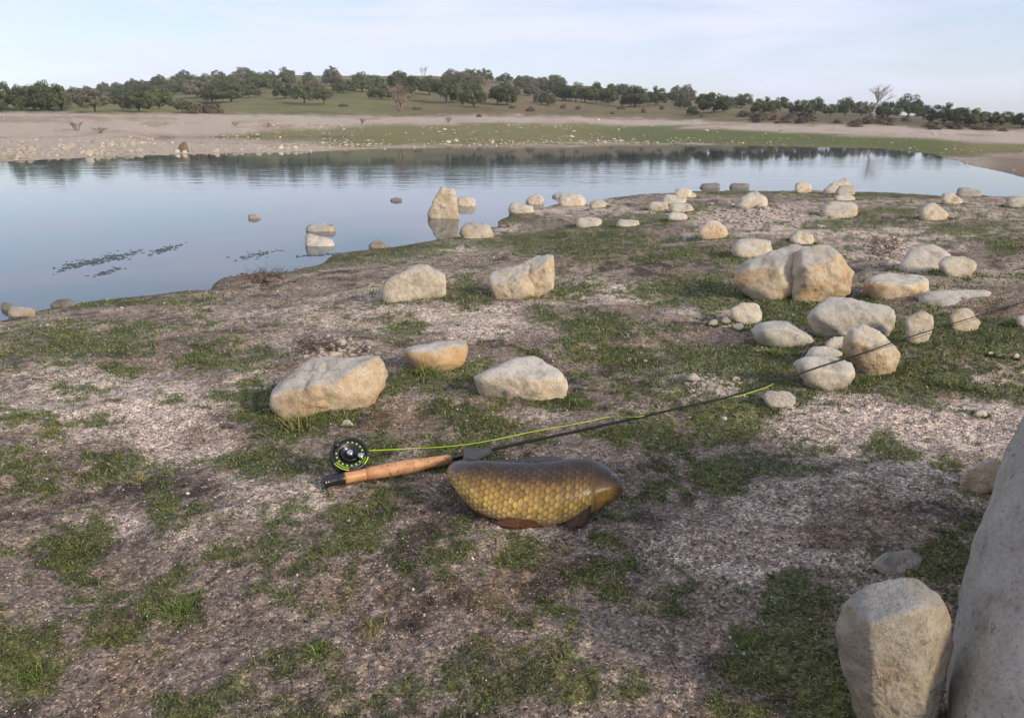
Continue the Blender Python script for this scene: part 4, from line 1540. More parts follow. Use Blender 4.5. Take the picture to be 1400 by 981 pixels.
# scales: overlapping shields in staggered rows
sr_ = np.random.default_rng(4)
SV, SF, SC = [], [], []
ncol, nrow = 38, 25
k = 0
for ci in range(ncol):
    s0 = 4.35 + (13.9 - 4.35) * ci / (ncol - 1)
    row = cr_spline(FT, np.array([s0]))[0]
    el = np.linalg.norm(row[3:6])
    for ri in range(nrow):
        u = (ri + .5 * (ci % 2)) / nrow
        ph = u * 2 * math.pi
        hv0 = math.cos(ph)
        if s0 - .35 * (1 - hv0 ** 2) < 4.12:
            continue
        ds = (13.9 - 4.35) / (ncol - 1) * 1.02
        dp = math.pi / nrow * 1.10
        tone = sr_.uniform(.65, 1.3)
        grid = []
        for (a, bb, lift) in [(0, 0, .00045),
                              (-1, -.55, -.0003), (-1, .55, -.0003), (-.25, 1, .0001), (.45, .92, .0004), (.85, .5, .0007), (1.02, 0, .0009), (.85, -.5, .0007), (.45, -.92, .0004), (-.25, -1, .0001)]:
            grid.append((s0 + a * ds, ph + bb * dp, lift, a, bb))
        G = np.array(grid)
        V = fish_pt(FT, G[:, 0], G[:, 1], G[:, 2])
        hv = np.cos(G[:, 1])
        base_c = fish_col(G[:, 0], hv, np.full(len(G), sr_.uniform(-.5, .5))) * tone
        # rear field bright, pigment dark where the scale emerges from the one in front
        f_ = np.clip((G[:, 3] - .0) / .6, 0, 1) * (1 - .45 * np.abs(G[:, 4]) ** 2)
        f_[0] = .55
        f_ = np.where(G[:, 3] > .95, .75, f_)
        dark = base_c * np.array((.09, .07, .06))
        cc = dark + (base_c * 1.65 - dark) * f_[:, None]
        SV.append(V)
        SC.append(cc)
        for j in range(1, 10):
            SF.append((k, k + j, k + (j % 9) + 1))
        k += len(G)
me_s = mesh_np('scales', np.vstack(SV), np.array(SF))
bm = bmesh.new()
bm.from_mesh(me_s)
cent = Vector(FT[:, :3].mean(0))
for f in bm.faces:          # face outwards
    c = f.calc_center_median()
    i = int(np.argmin(np.linalg.norm(FT[:, :3] - np.array(c), axis=1)))
    f.normal_update()
    if f.normal.dot(c - Vector(FT[i, :3])) < 0:
        f.normal_flip()
bm.to_mesh(me_s)
bm.free()
set_attr(me_s, 'col', np.vstack(SC))
sco = fish_part('scales', me_s, M_fish)
sco['kind'] = 'stuff'


def fin_mesh(base, tips, nu=26, nv=8, ray_amp=.0012, n_rays=12, thick=.0009, arch=.0):
    base, tips = np.asarray(base, float), np.asarray(tips, float)
    u = np.linspace(0, 1, nu)

    def along(P_):
        P_ = np.asarray(P_)
        t = np.linspace(0, len(P_) - 1, nu)
        return cr_spline(P_, t)
    B, T = along(base), along(tips)
    jr = np.random.default_rng(int(abs(B[0][0]) * 1e5) + nu)
    T = B + (T - B) * jr.uniform(.80, 1.04, (nu, 1))
    nrm = np.cross(B[-1] - B[0], T[nu // 2] - B[nu // 2])
    nrm /= np.linalg.norm(nrm)
    if nrm[2] < 0:
        nrm = -nrm
    V = []
    for sgn in (1, -1):
        for j in range(nv):
            t = j / (nv - 1)
            P_ = B + (T - B) * t
            rip = np.sin(u * n_rays * 2 * math.pi) * ray_amp * (.3 + .7 * t)
            V.append(P_ + nrm * (rip + sgn * thick * (1 - .7 * t) + arch * math.sin(t * math.pi))[:, None])
    V = np.vstack(V)
    n1 = nu * nv
    fs = []
    for j in range(nv - 1):
        for i in range(nu - 1):
            a = j * nu + i
            fs.append((a, a + 1, a + nu + 1, a + nu))
            fs.append((n1 + a, n1 + a + nu, n1 + a + nu + 1, n1 + a + 1))
    for i in range(nu - 1):
        a = (nv - 1) * nu + i
        fs.append((a, a + 1, n1 + a + 1, n1 + a))
        fs.append((i, n1 + i, n1 + i + 1, i + 1))
    for j in range(nv - 1):
        a, c = j * nu, j * nu + nu - 1
        fs.append((a, a + nu, n1 + a + nu, n1 + a))
        fs.append((c, n1 + c, n1 + c + nu, c + nu))
    return mesh_np('fin', V, fs)


def fin_mat(name, c1, c2):
    m = simple(name, c1, .55, var=.45, scale=160, bump=.5, spec=.3)
    return m


M_fin_red = fin_mat('red_fin', (.13, .055, .026), 0)
M_fin_brown = fin_mat('brown_fin', (.075, .042, .024), 0)
M_fin_grey = fin_mat('grey_fin', (.050, .050, .050), 0)
fp = lambda s, ph, g=0: fish_pt(FT, np.array([s]), np.array([ph]), g)[0]
gp = lambda x, y, h=.004: np.array(ground_at(x, y, h)[:])
PIh = math.pi
fish_part('tail_fin', fin_mesh([fp(14.9, .2), fp(14.9, 1.2), fp(14.9, 2.9)], [gp(634, 610, .03), gp(648, 611, .026), gp(668, 609, .02), gp(676, 617, .012), gp(664, 626, .006)], ray_amp=.0014), M_fin_grey)
ds_ = np.linspace(6.3, 12.2, 7)
tipo = [fp(min(s + .5, 13), .02 + .10 * math.sin(i * 1.3), .010 + .004 * math.sin(i * .9 + 1)) for i, s in enumerate(ds_)]
fish_part('dorsal_fin', fin_mesh([fp(s, .04) for s in ds_], tipo, nu=60, n_rays=18, ray_amp=.0008, thick=.0011), M_fin_grey)
fish_part('pectoral_fin', fin_mesh([fp(4.35, 2.45), fp(4.65, 2.62), fp(5.0, 2.72)], [gp(806, 710, .010), gp(800, 721, .003), gp(784, 724, .002), gp(768, 719, .002)], ray_amp=.0010), M_fin_brown)
fish_part('pelvic_fin', fin_mesh([fp(7.6, 2.75), fp(8.2, 2.75), fp(8.8, 2.75)], [gp(744, 721, .002), gp(714, 723, .002), gp(688, 722, .002), gp(670, 715, .002)], ray_amp=.0010), M_fin_red)
fish_part('anal_fin', fin_mesh([fp(10.9, 2.8), fp(11.4, 2.8), fp(11.9, 2.8)], [gp(668, 713, .002), gp(656, 707, .002), gp(646, 700, .002), gp(640, 692, .002)], ray_amp=.0010, n_rays=6), M_fin_red)
# eye and mouth
M_eye = simple('eye_iris', (.10, .060, .020), .15, var=.3, scale=400, coat=1)
M_pupil = simple('eye_pupil', (.006, .006, .006), .05, var=.1, coat=1)
M_lip = simple('lip', (.25, .11, .06), .35, var=.2, scale=200, coat=.4)
ep = fp(2.05, 1.16, .0008)
en = ep - fp(2.05, 1.16, -.01)
en /= np.linalg.norm(en)
eye = MB().lathe([(-.003, .001), (-.003, .0070), (.001, .0078), (.0028, .0064), (.0036, .002)], ep, en, 20)
eye.v = [tuple(np.array(v) - fc0) for v in eye.v]
eyeo = eye.build('eye', M_eye, carp)
pu = MB().lathe([(.0012, .0052), (.0042, .0044), (.0050, .0010)], ep, en, 16)
pu.v = [tuple(np.array(v) - fc0) for v in pu.v]
pu.build('pupil', M_pupil, eyeo)
lp = [fp(.18, a, .0012) - fc0 for a in np.linspace(1.2, 5.0, 14)]
MB().tube(lp, .0021, 7).build('mouth', M_lip, carp)
for a in (1.9, 2.5):
    b0 = fp(.7, a, .0005) - fc0
    MB().tube([b0, b0 + np.array((.004, -.003, -.006)), b0 + np.array((.006, -.005, -.012))], [.0011, .0008, .0003], 5).build('barbel', M_lip, carp)

# ------------------------------------------------------------------ the fly rod
M_black = simple('black_lacquer', (.012, .012, .013), .32, var=.2, scale=80, coat=.3)
M_blank = simple('graphite_blank', (.010, .010, .010), .55, var=.25, scale=60, spec=.2)
M_anod = simple('black_anodised', (.016, .017, .020), .42, metal=.0, var=.2, scale=90)
M_silver = simple('silver_metal', (.62, .62, .63), .28, metal=1, var=.1, scale=90)
M_lime = simple('lime_line', (.42, .62, .015), .5, var=.15, scale=300)
M_wood = simple('reel_seat_wood', (.48, .25, .10), .35, var=.2, scale=50, coat=.4)


def cork_mat():
    m, nt, b = mat_new('cork')
    tcd = N(nt, 'ShaderNodeTexCoord')
    n1 = N(nt, 'ShaderNodeTexNoise', i_Scale=45.0, i_Detail=4.0)
    v = N(nt, 'ShaderNodeTexVoronoi', i_Scale=170.0)
    n2 = N(nt, 'ShaderNodeTexNoise', i_Scale=130.0, i_Detail=3.0, i_Roughness=.7)
    for t in (n1, v, n2):
        nt.links.new(tcd.outputs['Object'], t.inputs['Vector'])
    r = ramp(nt, [(.3, (.36, .17, .075)), (.55, (.50, .26, .12)), (.75, (.56, .33, .17))])
    nt.links.new(n1.outputs['Fac'], r.inputs['Fac'])
    r2 = ramp(nt, [(.34, (.16, .07, .04)), (.42, (1, 1, 1))])
    nt.links.new(n2.outputs['Fac'], r2.inputs['Fac'])
    x = N(nt, 'ShaderNodeMixRGB', blend_type='MULTIPLY', i_0=.85)
    nt.links.new(r.outputs['Color'], x.inputs[1])
    nt.links.new(r2.outputs['Color'], x.inputs[2])
    nt.links.new(x.outputs[0], b.inputs['Base Color'])
    b.inputs['Roughness'].default_value = .6
    bp = N(nt, 'ShaderNodeBump', i_Strength=.5, i_Distance=.001)
    nt.links.new(n2.outputs['Fac'], bp.inputs['Height'])
    nt.links.new(bp.outputs['Normal'], b.inputs['Normal'])
    return m


M_cork = cork_mat()
A0 = np.array(ground_at(443, 660, .016)[:])
A1 = np.array(at(1125, 500, 2.224)[:])      # where the blank rests on the whitish rock
plan = (A1 - A0)[:2] / np.linalg.norm((A1 - A0)[:2])


def on_plan(px, py):
    """point of the vertical plane holding the rod seen at a picture point"""
    r = ray(px, py)
    nx, ny = -plan[1], plan[0]
    k = (nx * A0[0] + ny * A0[1]) / (nx * r[0] + ny * r[1])
    return np.array((r[0] * k, r[1] * k, CAMZ + r[2] * k))


rod_px = [(443, 660), (470, 653.5), (505, 647), (560, 637.5), (617, 627), (640, 622.5), (700, 608), (780, 591), (870, 571), (940, 555), (1000, 541), (1060, 522), (1125, 500),
          (1190, 479), (1230, 465), (1300, 443), (1360, 424.5), (1405, 411), (1432, 403)]
RP = np.array([on_plan(*p) for p in rod_px])
seg = np.concatenate([[0], np.cumsum(np.linalg.norm(np.diff(RP, axis=0), axis=1))])
print('ROD length', seg[-1], 'clearance', [(round(float(p[0]), 2), round(float(p[1]), 2), round(float(p[2] - hz(p[0], p[1])), 3)) for p in RP])
tt = np.linspace(0, len(RP) - 1.001, 160)
RD = cr_spline(RP, tt)
dist_px = lambda x: np.interp(x, [p[0] for p in rod_px], np.arange(len(RP)))


def rod_span(x0, x1, n):
    return cr_spline(RP, np.linspace(dist_px(x0), dist_px(x1), n))


rod = empty('fly_rod', (A0[0], A0[1], hz(A0[0], A0[1])))
r0 = np.array(rod.location[:])
tag(rod, 'black fly fishing rod with cork grip and reel lying across ground and rocks', 'fishing rod')


def rpart(mb, name, mat, parent=rod):
    mb.v = [tuple(np.array(v) - r0) for v in mb.v]
    return mb.build(name, mat, parent)


def prof(x0, x1, n, rf):
    p = rod_span(x0, x1, n)
    return MB().tube(p, [rf(i / (n - 1)) for i in range(n)], 18)


seat = rpart(prof(443, 472, 14, lambda t: .0155 if t < .2 else (.0125 if t < .75 else .0145)), 'reel_seat', M_black)
rpart(prof(470.5, 501, 10, lambda t: .0145), 'seat_insert', M_wood)
rpart(prof(500, 617, 30, lambda t: .0150 + .0028 * math.sin(min(t * 1.5, 1) * math.pi * .75) - .0055 * max(0, t - .55) / .45 - (.003 if t in (0, 1) else 0)), 'cork_grip', M_cork)
rpart(prof(616, 634, 10, lambda t: .0065 - .001 * t), 'winding_check', M_black)
nb = 120
pb = rod_span(630, 1431, nb)
blank = rpart(MB().tube(pb, [.0046 - .0034 * (i / nb) ** .8 for i in range(nb)], 10), 'blank', M_blank)
for gx_ in (790, 838, 930, 1040, 1150, 1260, 1350):
    p = rod_span(gx_, gx_ + 4, 2)
    ax = (p[1] - p[0]) / np.linalg.norm(p[1] - p[0])
    up_ = np.array((-plan[1] * .5, plan[0] * .5, .85))
    k_ = .009 if gx_ < 900 else .006
    c = p[0] + up_ * (k_ + .003)
    sd = np.cross(ax, up_)
    ring = [c + k_ * .6 * (math.cos(a) * up_ + math.sin(a) * sd) for a in np.linspace(0, 2 * math.pi, 15)]
    g_ = MB().tube(ring, .0009, 5)
    g_.tube([p[0] - ax * .012 + up_ * .002, c - up_ * k_ * .6], .0009, 5)
    g_.tube([p[0] + ax * .012 + up_ * .002, c - up_ * k_ * .6], .0009, 5)
    rpart(g_, 'line_guide', M_black)
# reel
ra = RP[2] - RP[0]
ra /= np.linalg.norm(ra)
RHO2 = R(54)
rb2 = np.array((0, math.sin(RHO2), math.cos(RHO2)))
rb2 = rb2 - ra * ra.dot(rb2)
rb2 /= np.linalg.norm(rb2)
rn = np.cross(ra, rb2)
if rn[1] > 0:
    rn = -rn
seat_p = rod_span(457, 458, 2)[0]
RC = None
r_ = ray(478, 620)      # centre of the reel face on the plane through the rod axis
kk = rn.dot(seat_p + rn * .012 - np.array((0, 0, CAMZ))) / rn.dot(r_)
RC = np.array((0, 0, CAMZ)) + r_ * kk
RR_ = 29.5 * RC[1] / (F * cP) * .93
print('REEL radius', RR_, 'centre over ground', RC[2] - hz(RC[0], RC[1]), 'dist to axis', np.linalg.norm(RC - seat_p))


def rl(prof_, name, mat, parent, c=None, sides=48):
    return rpart(MB().lathe([(d, r) for d, r in prof_], RC if c is None else c, rn, sides), name, mat, parent)


def loc(a, b, n=0.):
    return RC + ra * a + rb2 * b + rn * n


q = RR_
reel = rl([(-.026, q * .55), (-.026, q * .97), (-.022, q), (-.016, q), (-.016, q * .90), (-.004, q * .90), (-.004, q * 1.0), (.001, q), (.003, q * .97), (.003, q * .86),
           (-.010, q * .86), (-.010, q * .3)], 'reel', M_anod, rod)
reel['label'] = 'black large-arbor fly reel with lime line'
rl([(-.0145, q * .84), (-.006, q * .84)], 'line_wraps', M_lime, reel)
rl([(-.007, q * .84), (-.002, q * .84), (-.0005, q * .80), (-.0005, q * .56), (-.005, q * .50), (-.005, q * .2)], 'spool', M_anod, reel)
rl([(-.006, q * .47), (.0035, q * .46), (.005, q * .42), (.002, q * .40), (.002, q * .1)], 'hub', M_black, reel)
rl([(.0, q * .22), (.007, q * .21), (.008, q * .17), (.008, .0005)], 'drag_cap', M_black, reel)
rl([(.007, q * .15), (.0095, q * .15), (.010, q * .12), (.010, .0004)], 'cap_screw', M_silver, reel, sides=24)
for i in range(18):
    a = 2 * math.pi * i / 18 + .1
    if 1.75 < a % 6.283 < 2.6:
        continue
    rl([(-.0008, q * .052), (.0003, q * .050)], 'spool_hole', M_lime, reel, loc(math.cos(a) * q * .68, math.sin(a) * q * .68), 10)
kc = loc(q * .46, -q * .36)
rl([(0, q * .07), (.006, q * .07), (.006, q * .12), (.016, q * .145), (.017, q * .10), (.017, .0005)], 'handle_knob', M_silver, reel, kc, 20)
cw = MB()
c0 = loc(-q * .52, q * .66, .0025)
box = [c0 + ra * sx * q * .13 + rb2 * sy * q * .17 + rn * sz * .003 for sx in (-1, 1) for sy in (-1, 1) for sz in (-1, 1)]
rpart(cw.add(box, [(0, 1, 3, 2), (4, 6, 7, 5), (0, 4, 5, 1), (2, 3, 7, 6), (0, 2, 6, 4), (1, 5, 7, 3)]), 'counterweight', M_black, reel)
for (a0, a1) in ((3.55, 4.45), (5.35, 5.85)):        # lime line seen through the frame windows
    w_ = MB()
    aa = np.linspace(a0, a1, 12)
    V = []
    for a in aa:
        for rr2, nn_ in ((q * .80, .0012), (q * .985, .0036)):
            V.append(loc(math.cos(a) * rr2, math.sin(a) * rr2, nn_))
    V2 = [v - rn * .004 for v in V]
    n_ = len(V)
    fs = [(2 * i, 2 * i + 1, 2 * i + 3, 2 * i + 2) for i in range(11)] + [(n_ + 2 * i, n_ + 2 * i + 2, n_ + 2 * i + 3, n_ + 2 * i + 1) for i in range(11)]
    fs += [(2 * i + 1, n_ + 2 * i + 1, n_ + 2 * i + 3, 2 * i + 3) for i in range(11)] + [(2 * i, 2 * i + 2, n_ + 2 * i + 2, n_ + 2 * i) for i in range(11)]
    fs += [(0, n_, n_ + 1, 1), (n_ - 2, n_ - 1, 2 * n_ - 1, 2 * n_ - 2)]
    rpart(w_.add(V + V2, fs), 'line_window', M_lime, reel)
ft = MB()
b0 = loc(0, -q * .9, -.012)
ft.tube([b0, (b0 + seat_p) / 2 + ra * .004, seat_p + rb2 * .008], [.010, .007, .007], 10)
ft.tube([seat_p - ra * .022 + rb2 * .013, seat_p + ra * .03 + rb2 * .013], .005, 8)
rpart(ft, 'reel_foot', M_black, reel)
# line: off the reel, through the guides, slack beside the blank
lx = [(505, 613.5), (560, 613), (600, 611), (640, 607), (680, 600), (720, 591.5), (760, 584), (800, 577), (835, 569.5), (868, 567)]
LP = []
for i, (x, y) in enumerate(lx):
    k_ = i / (len(lx) - 1)
    g_ = np.array(ground_at(x, y, .012)[:])
    pl_ = on_plan(x, y + 3)
    LP.append(g_ if 0 < i < len(lx) - 1 else (loc(q * .8, q * .1, -.009) if i == 0 else pl_))
LD = []
for x in list(np.arange(885, 1085, 10)) + list(np.arange(1085, 1430, 15)):
    yy = np.interp(x, [p[0] for p in rod_px], [p[1] for p in rod_px])
    wv = 3.6 * float(sstep(996, 1010, x) * sstep(1062, 1048, x))
    if x < 1076:
        LP.append(on_plan(x, yy + wv) + np.array((0, .003, 0)) * (wv < 1))
    if x > 1060:
        LD.append(on_plan(x, yy + 2.2 + 1.6 * math.sin(x * .021)))
LP = np.array(LP)
rpart(MB().tube(cr_spline(LD, np.linspace(0, len(LD) - 1.01, 120)), .0009, 5), 'leader', M_blank)
li = rpart(MB().tube(cr_spline(LP, np.linspace(0, len(LP) - 1.01, 220)), .0011, 6), 'fishing_line', M_lime)

# ------------------------------------------------------------------ weeds, clods, turf, grit
M_clod = simple('pale_clod', (.36, .30, .245), .95, var=.4, scale=45, bump=.8)
M_mud = simple('brown_mud', (.15, .10, .068), .9, var=.45, scale=30, bump=.8)
M_weed = simple('waterweed', (.048, .060, .055), .35, var=.4, scale=30)


def heap(name, px0, py0, px1, py1, n, size, mat, label, seed, dens_top=.5):
    r_ = np.random.default_rng(seed)
    zx_ = r_.normal((px0 + px1) / 2, (px1 - px0) / 4.2, n).clip(px0, px1)
    zy_ = r_.normal((py0 + py1) / 2, (py1 - py0) / 4.2, n).clip(py0, py1)
    X, Yv, Z, ok = ground_many(zx_, zy_)
    d = np.exp(-((zx_ - (px0 + px1) / 2) / (px1 - px0) * 2.6) ** 2)
    sc = size * r_.lognormal(-.95, .55, n) * (.45 + .6 * d) * Yv / F * .5
    D, f = ico(1)
    V, FF = [], []
    for i in np.where(ok)[0]:
        e = 1 + 1.5 * fbm3(D * 1.0 + i * 7.7, 1.7, 4, int(seed + i), .65)
        v = D * e[:, None] * sc[i] * np.array((1, r_.uniform(.7, 1), r_.uniform(.4, .7)))
        FF.append(f + len(V) * len(D))
        V.append(v + np.array((X[i], Yv[i], Z[i] + sc[i] * .1)))
    V = np.vstack(V)
    o = link(name, mesh_np(name, V, np.vstack(FF)), None, mat, smooth=False)
    tag(o, label, kind='stuff')
    return o


heap('earth_clods', 395, 458, 505, 488, 260, 13, M_clod, 'crumbled pale earth clods behind the large slanting rock', 3)
heap('earth_clods', 925, 512, 1010, 545, 240, 13, M_clod, 'crumbled pinkish earth clods beside the rod', 5)
heap('earth_clods', 945, 280, 1110, 312, 460, 10, M_clod, 'broken pink earth heap beyond the cleft boulder', 8)
heap('earth_clods', 1165, 325, 1240, 358, 300, 10, M_clod, 'crumbled earth between cleft boulder and domed grey rock', 9)
heap('mud_clump', 316, 366, 402, 390, 240, 10, M_mud, 'brown mud and rotting weed clump at the water edge', 10)
heap('earth_clods', 1090, 570, 1160, 590, 16, 9, M_clod, 'few crumbs of pale earth on sand right of the carp', 12)
heap('earth_clods', 970, 436, 1020, 452, 14, 8, M_clod, 'earth crumbs beside the small grey stones', 13)


def twig_patch(px0, py0, px1, py1, n, label, seed, mat):
    r_ = np.random.default_rng(seed)
    zx_ = r_.normal((px0 + px1) / 2, (px1 - px0) / 4.5, n).clip(px0, px1)
    zy_ = r_.normal((py0 + py1) / 2, (py1 - py0) / 4.5, n).clip(py0, py1)
    X, Yv, Z, ok = ground_many(zx_, zy_)
    mb = MB()
    for i in np.where(ok)[0]:
        p = np.array((X[i], Yv[i], Z[i]))
        ln = r_.uniform(6, 17) * Yv[i] / F
        a = r_.uniform(0, 6.28)
        d = np.array((math.cos(a), math.sin(a), r_.uniform(.1, .9))) * ln
        mb.tube([p, p + d * .5 + r_.normal(0, .1, 3) * ln, p + d], [.0016, .0013, .0007], 4)
    o = mb.build('dead_twigs', mat)
    tag(o, label, kind='stuff')


M_twig = simple('dark_twigs', (.085, .055, .040), .9, var=.4, scale=40)
twig_patch(398, 462, 478, 486, 240, 'low dark twiggy patch behind the large slanting rock', 31, M_twig)
twig_patch(330, 364, 402, 390, 170, 'dead weed stalks tangled in the brown mud clump', 32, M_twig)
twig_patch(1175, 325, 1240, 356, 150, 'dark dead stalks in crumbled earth by the domed grey rock', 33, M_twig)


def floating(px0, py0, px1, py1, n, label, seed):
    r_ = np.random.default_rng(seed)
    V, FF = [], []
    k = 0
    for i in range(n * 3):
        x = r_.normal((px0 + px1) / 2, (px1 - px0) / 4)
        y = r_.normal((py0 + py1) / 2 - (x - (px0 + px1) / 2) * (py1 - py0) / (px1 - px0) * .9, (py1 - py0) / 8)
        c = on_water(x, y)
        sz = r_.uniform(.003, .011)
        m = 7
        a = np.arange(m) * 2 * math.pi / m
        rad = sz * r_.uniform(.25, 1.3, m)
        rim = np.stack([c[0] + np.cos(a) * rad * 2.2, c[1] + np.sin(a) * rad * 1.2, np.full(m, WZ + .001)], 1)
        V += [rim, np.array([[c[0], c[1], WZ + r_.uniform(.003, .006)]]), rim - np.array((0, 0, .02))]
        for j in range(m):
            FF.append((k + j, k + (j + 1) % m, k + m))
            FF.append((k + j, k + m + 1 + j, k + (j + 1) % m))
            FF.append((k + (j + 1) % m, k + m + 1 + j, k + m + 1 + (j + 1) % m))
        k += 2 * m + 1
    o = link('floating_weed', mesh_np('floating_weed', np.vstack(V), FF), None, M_weed)
    tag(o, label, kind='stuff')


floating(85, 345, 190, 366, 90, 'longest dark raft of floating weed on the open water', 1)
floating(205, 333, 250, 348, 34, 'small raft of weed trailing off the longest raft', 2)
floating(70, 360, 120, 372, 14, 'thin scatter of weed below the longest raft', 3)
floating(125, 366, 165, 378, 14, 'loose flecks of weed between raft and left shore', 4)
floating(320, 340, 385, 356, 26, 'weed flecks near the mud clump', 5)
floating(400, 345, 480, 352, 26, 'weed fringe along the shore right of the mud clump', 7)

# turf, grit and thatch sampled over the near ground
_gx, _gy = np.arange(-140, 1561, 20.), np.arange(256, 1056, 5.)
_GX, _GY = np.meshgrid(_gx, _gy)
_X, _Y, _Z, _ok = ground_many(_GX.ravel(), _GY.ravel(), .6, 40, 170)
_Y = np.where(_ok, _Y, 99.).reshape(_GX.shape)


def near_many(px, py):
    """ground under many picture points from the coarse depth table"""
    fx = np.clip((px - _gx[0]) / 20, 0, len(_gx) - 1.001)
    fy = np.clip((py - _gy[0]) / 5, 0, len(_gy) - 1.001)
    i, j = fx.astype(int), fy.astype(int)
    fx, fy = fx - i, fy - j
    Yv = 1 / ((1 / _Y[j, i] * (1 - fx) + 1 / _Y[j, i + 1] * fx) * (1 - fy) + (1 / _Y[j + 1, i] * (1 - fx) + 1 / _Y[j + 1, i + 1] * fx) * fy)
    v = (py - CY) / F
    X = (px - CX) / F * Yv / (cP - v * sP)
    return X, Yv, height(X, Yv), Yv < 30


def sample(n, y0=262, y1=1040, seed=1, power=1.0):
    r_ = np.random.default_rng(seed)
    px = r_.uniform(-120, 1520, n)
    py = y0 + (y1 - y0) * r_.uniform(0, 1, n) ** power
    X, Yv, Z, ok = near_many(px, py)
    ok &= (near_sd(np.nan_to_num(X), np.nan_to_num(Yv)) > .02) & (Yv < 16)
    X, Yv, Z = X[ok], Yv[ok], Z[ok]
    _, g, s_ = zones(X, Yv, Z)
    lum = (0.006 + 0.006 * g) * fbm2(X, Yv, 16, 3, 121) + 0.007 * fbm2(X, Yv, 55, 2, 127) * np.clip(2.2 / np.maximum(np.hypot(X, Yv), .5), 0, 1)
    return X, Yv, Z + lum * (np.hypot(X, Yv) < 14), g, s_, r_


def blades(X, Yv, Z, hgt, wid, r_, lean=.7, segs=2):
    n = len(X)
    a = r_.uniform(0, 6.283, n)
    b = r_.uniform(0, 6.283, n)
    ln = lean * r_.uniform(.2, 1.2, n)
    d = np.stack([np.cos(a), np.sin(a), np.zeros(n)], 1)
    s_ = np.stack([np.cos(b), np.sin(b), np.zeros(n)], 1)
    P0 = np.stack([X, Yv, Z - .002], 1)
    P1 = P0 + d * (hgt * ln * .35)[:, None] + np.array((0, 0, 1)) * (hgt * .62)[:, None]
    P2 = P0 + d * (hgt * ln * 1.0)[:, None] + np.array((0, 0, 1)) * (hgt * (1.05 - .25 * ln))[:, None]
    w2 = (wid * .5)[:, None]
    V = np.stack([P0 - s_ * w2, P0 + s_ * w2, P1 + s_ * w2 * .8, P1 - s_ * w2 * .8, P2], 1)
    F_ = np.array([(0, 1, 2), (0, 2, 3), (3, 2, 4)])
    FF = F_[None] + (np.arange(n) * 5)[:, None, None]
    return V.reshape(-1, 3), FF.reshape(-1, 3)


M_grass = grain_material('turf_blades', [(0, (.040, .080, .012)), (.35, (.072, .122, .020)), (.7, (.125, .18, .032)), (.88, (.21, .22, .055)), (1, (.32, .26, .12))], .6)
X, Yv, Z, g, s_, r_ = sample(420000, 262, 1040, 5, .92)
keep = r_.uniform(0, 1, len(X)) < g * .85 + .012
X, Yv, Z = X[keep], Yv[keep], Z[keep]
cx_, cy_ = [], []  # extra turf ringed round rock bases, also standing in for their cast shadow
for (rx_, ry_, rw_) in ROCKS:
    if ry_ > 11 or near_sd(np.array([rx_]), np.array([ry_]))[0] < .15:
        continue
    m_ = int(170 + 220 * min(1, .25 / max(rw_, .05)))
    a_ = r_.uniform(0, 6.283, m_)
    side_ = .5 + .5 * np.sin(a_ * 2 + rx_ * 9) * np.sin(a_ * 3 + ry_ * 5)
    kp = r_.uniform(0, 1, m_) < .25 + .75 * side_
    rad_ = rw_ * (1.0 + np.abs(r_.normal(0, .28, m_)))
    cx_.append((rx_ + np.cos(a_) * rad_ * 1.15)[kp])
    cy_.append((ry_ + np.sin(a_) * rad_ * .95)[kp])
cx_, cy_ = np.concatenate(cx_), np.concatenate(cy_)
X, Yv, Z = np.concatenate([X, cx_]), np.concatenate([Yv, cy_]), np.concatenate([Z, height(cx_, cy_)])
hg = np.clip(r_.uniform(2.4, 6, len(X)) * Yv / F, .003, .014) * r_.lognormal(0, .25, len(X))
V, FF = blades(X, Yv, Z, hg, np.clip(1.3 * Yv / F, .0012, .006), r_, 1.1)
o = link('short_turf', mesh_np('short_turf', V, FF), None, M_grass)
tag(o, 'short mossy green turf growing in ragged patches', kind='stuff')
print('turf', len(X))

M_grit = grain_material('coarse_grit', [(0, (.055, .046, .040)), (.25, (.15, .122, .098)), (.55, (.34, .285, .24)), (.85, (.54, .47, .41)), (1, (.66, .61, .55))])
X, Yv, Z, g, s_, r_ = sample(125000, 330, 1040, 6, .8)
keep = r_.uniform(0, 1, len(X)) < (.25 + .75 * s_) * (1 - .75 * g) * .75
X, Yv, Z = X[keep], Yv[keep], Z[keep]
sc = np.clip(r_.lognormal(.0, .38, len(X)) * 1.35 * Yv / F, .0012, .0060) * .75
O_ = np.array([(1, 0, 0), (-1, 0, 0), (0, 1, 0), (0, -1, 0), (0, 0, 1), (0, 0, -1.)])
OF = np.array([(0, 2, 4), (2, 1, 4), (1, 3, 4), (3, 0, 4), (2, 0, 5), (1, 2, 5), (3, 1, 5), (0, 3, 5)])
n = len(X)
V = O_[None] * r_.uniform(.6, 1.3, (n, 6, 1)) + r_.uniform(-.35, .35, (n, 6, 3))
V = V * sc[:, None, None] * np.array((1, 1, .8)) + np.stack([X, Yv, Z + sc * .3], 1)[:, None, :]
FF = OF[None] + (np.arange(n) * 6)[:, None, None]
o = link('coarse_grit', mesh_np('coarse_grit', V.reshape(-1, 3), FF.reshape(-1, 3)), None, M_grit, smooth=False)
tag(o, 'coarse granite grit and crumbs covering the bare soil', kind='stuff')
print('grit', n)

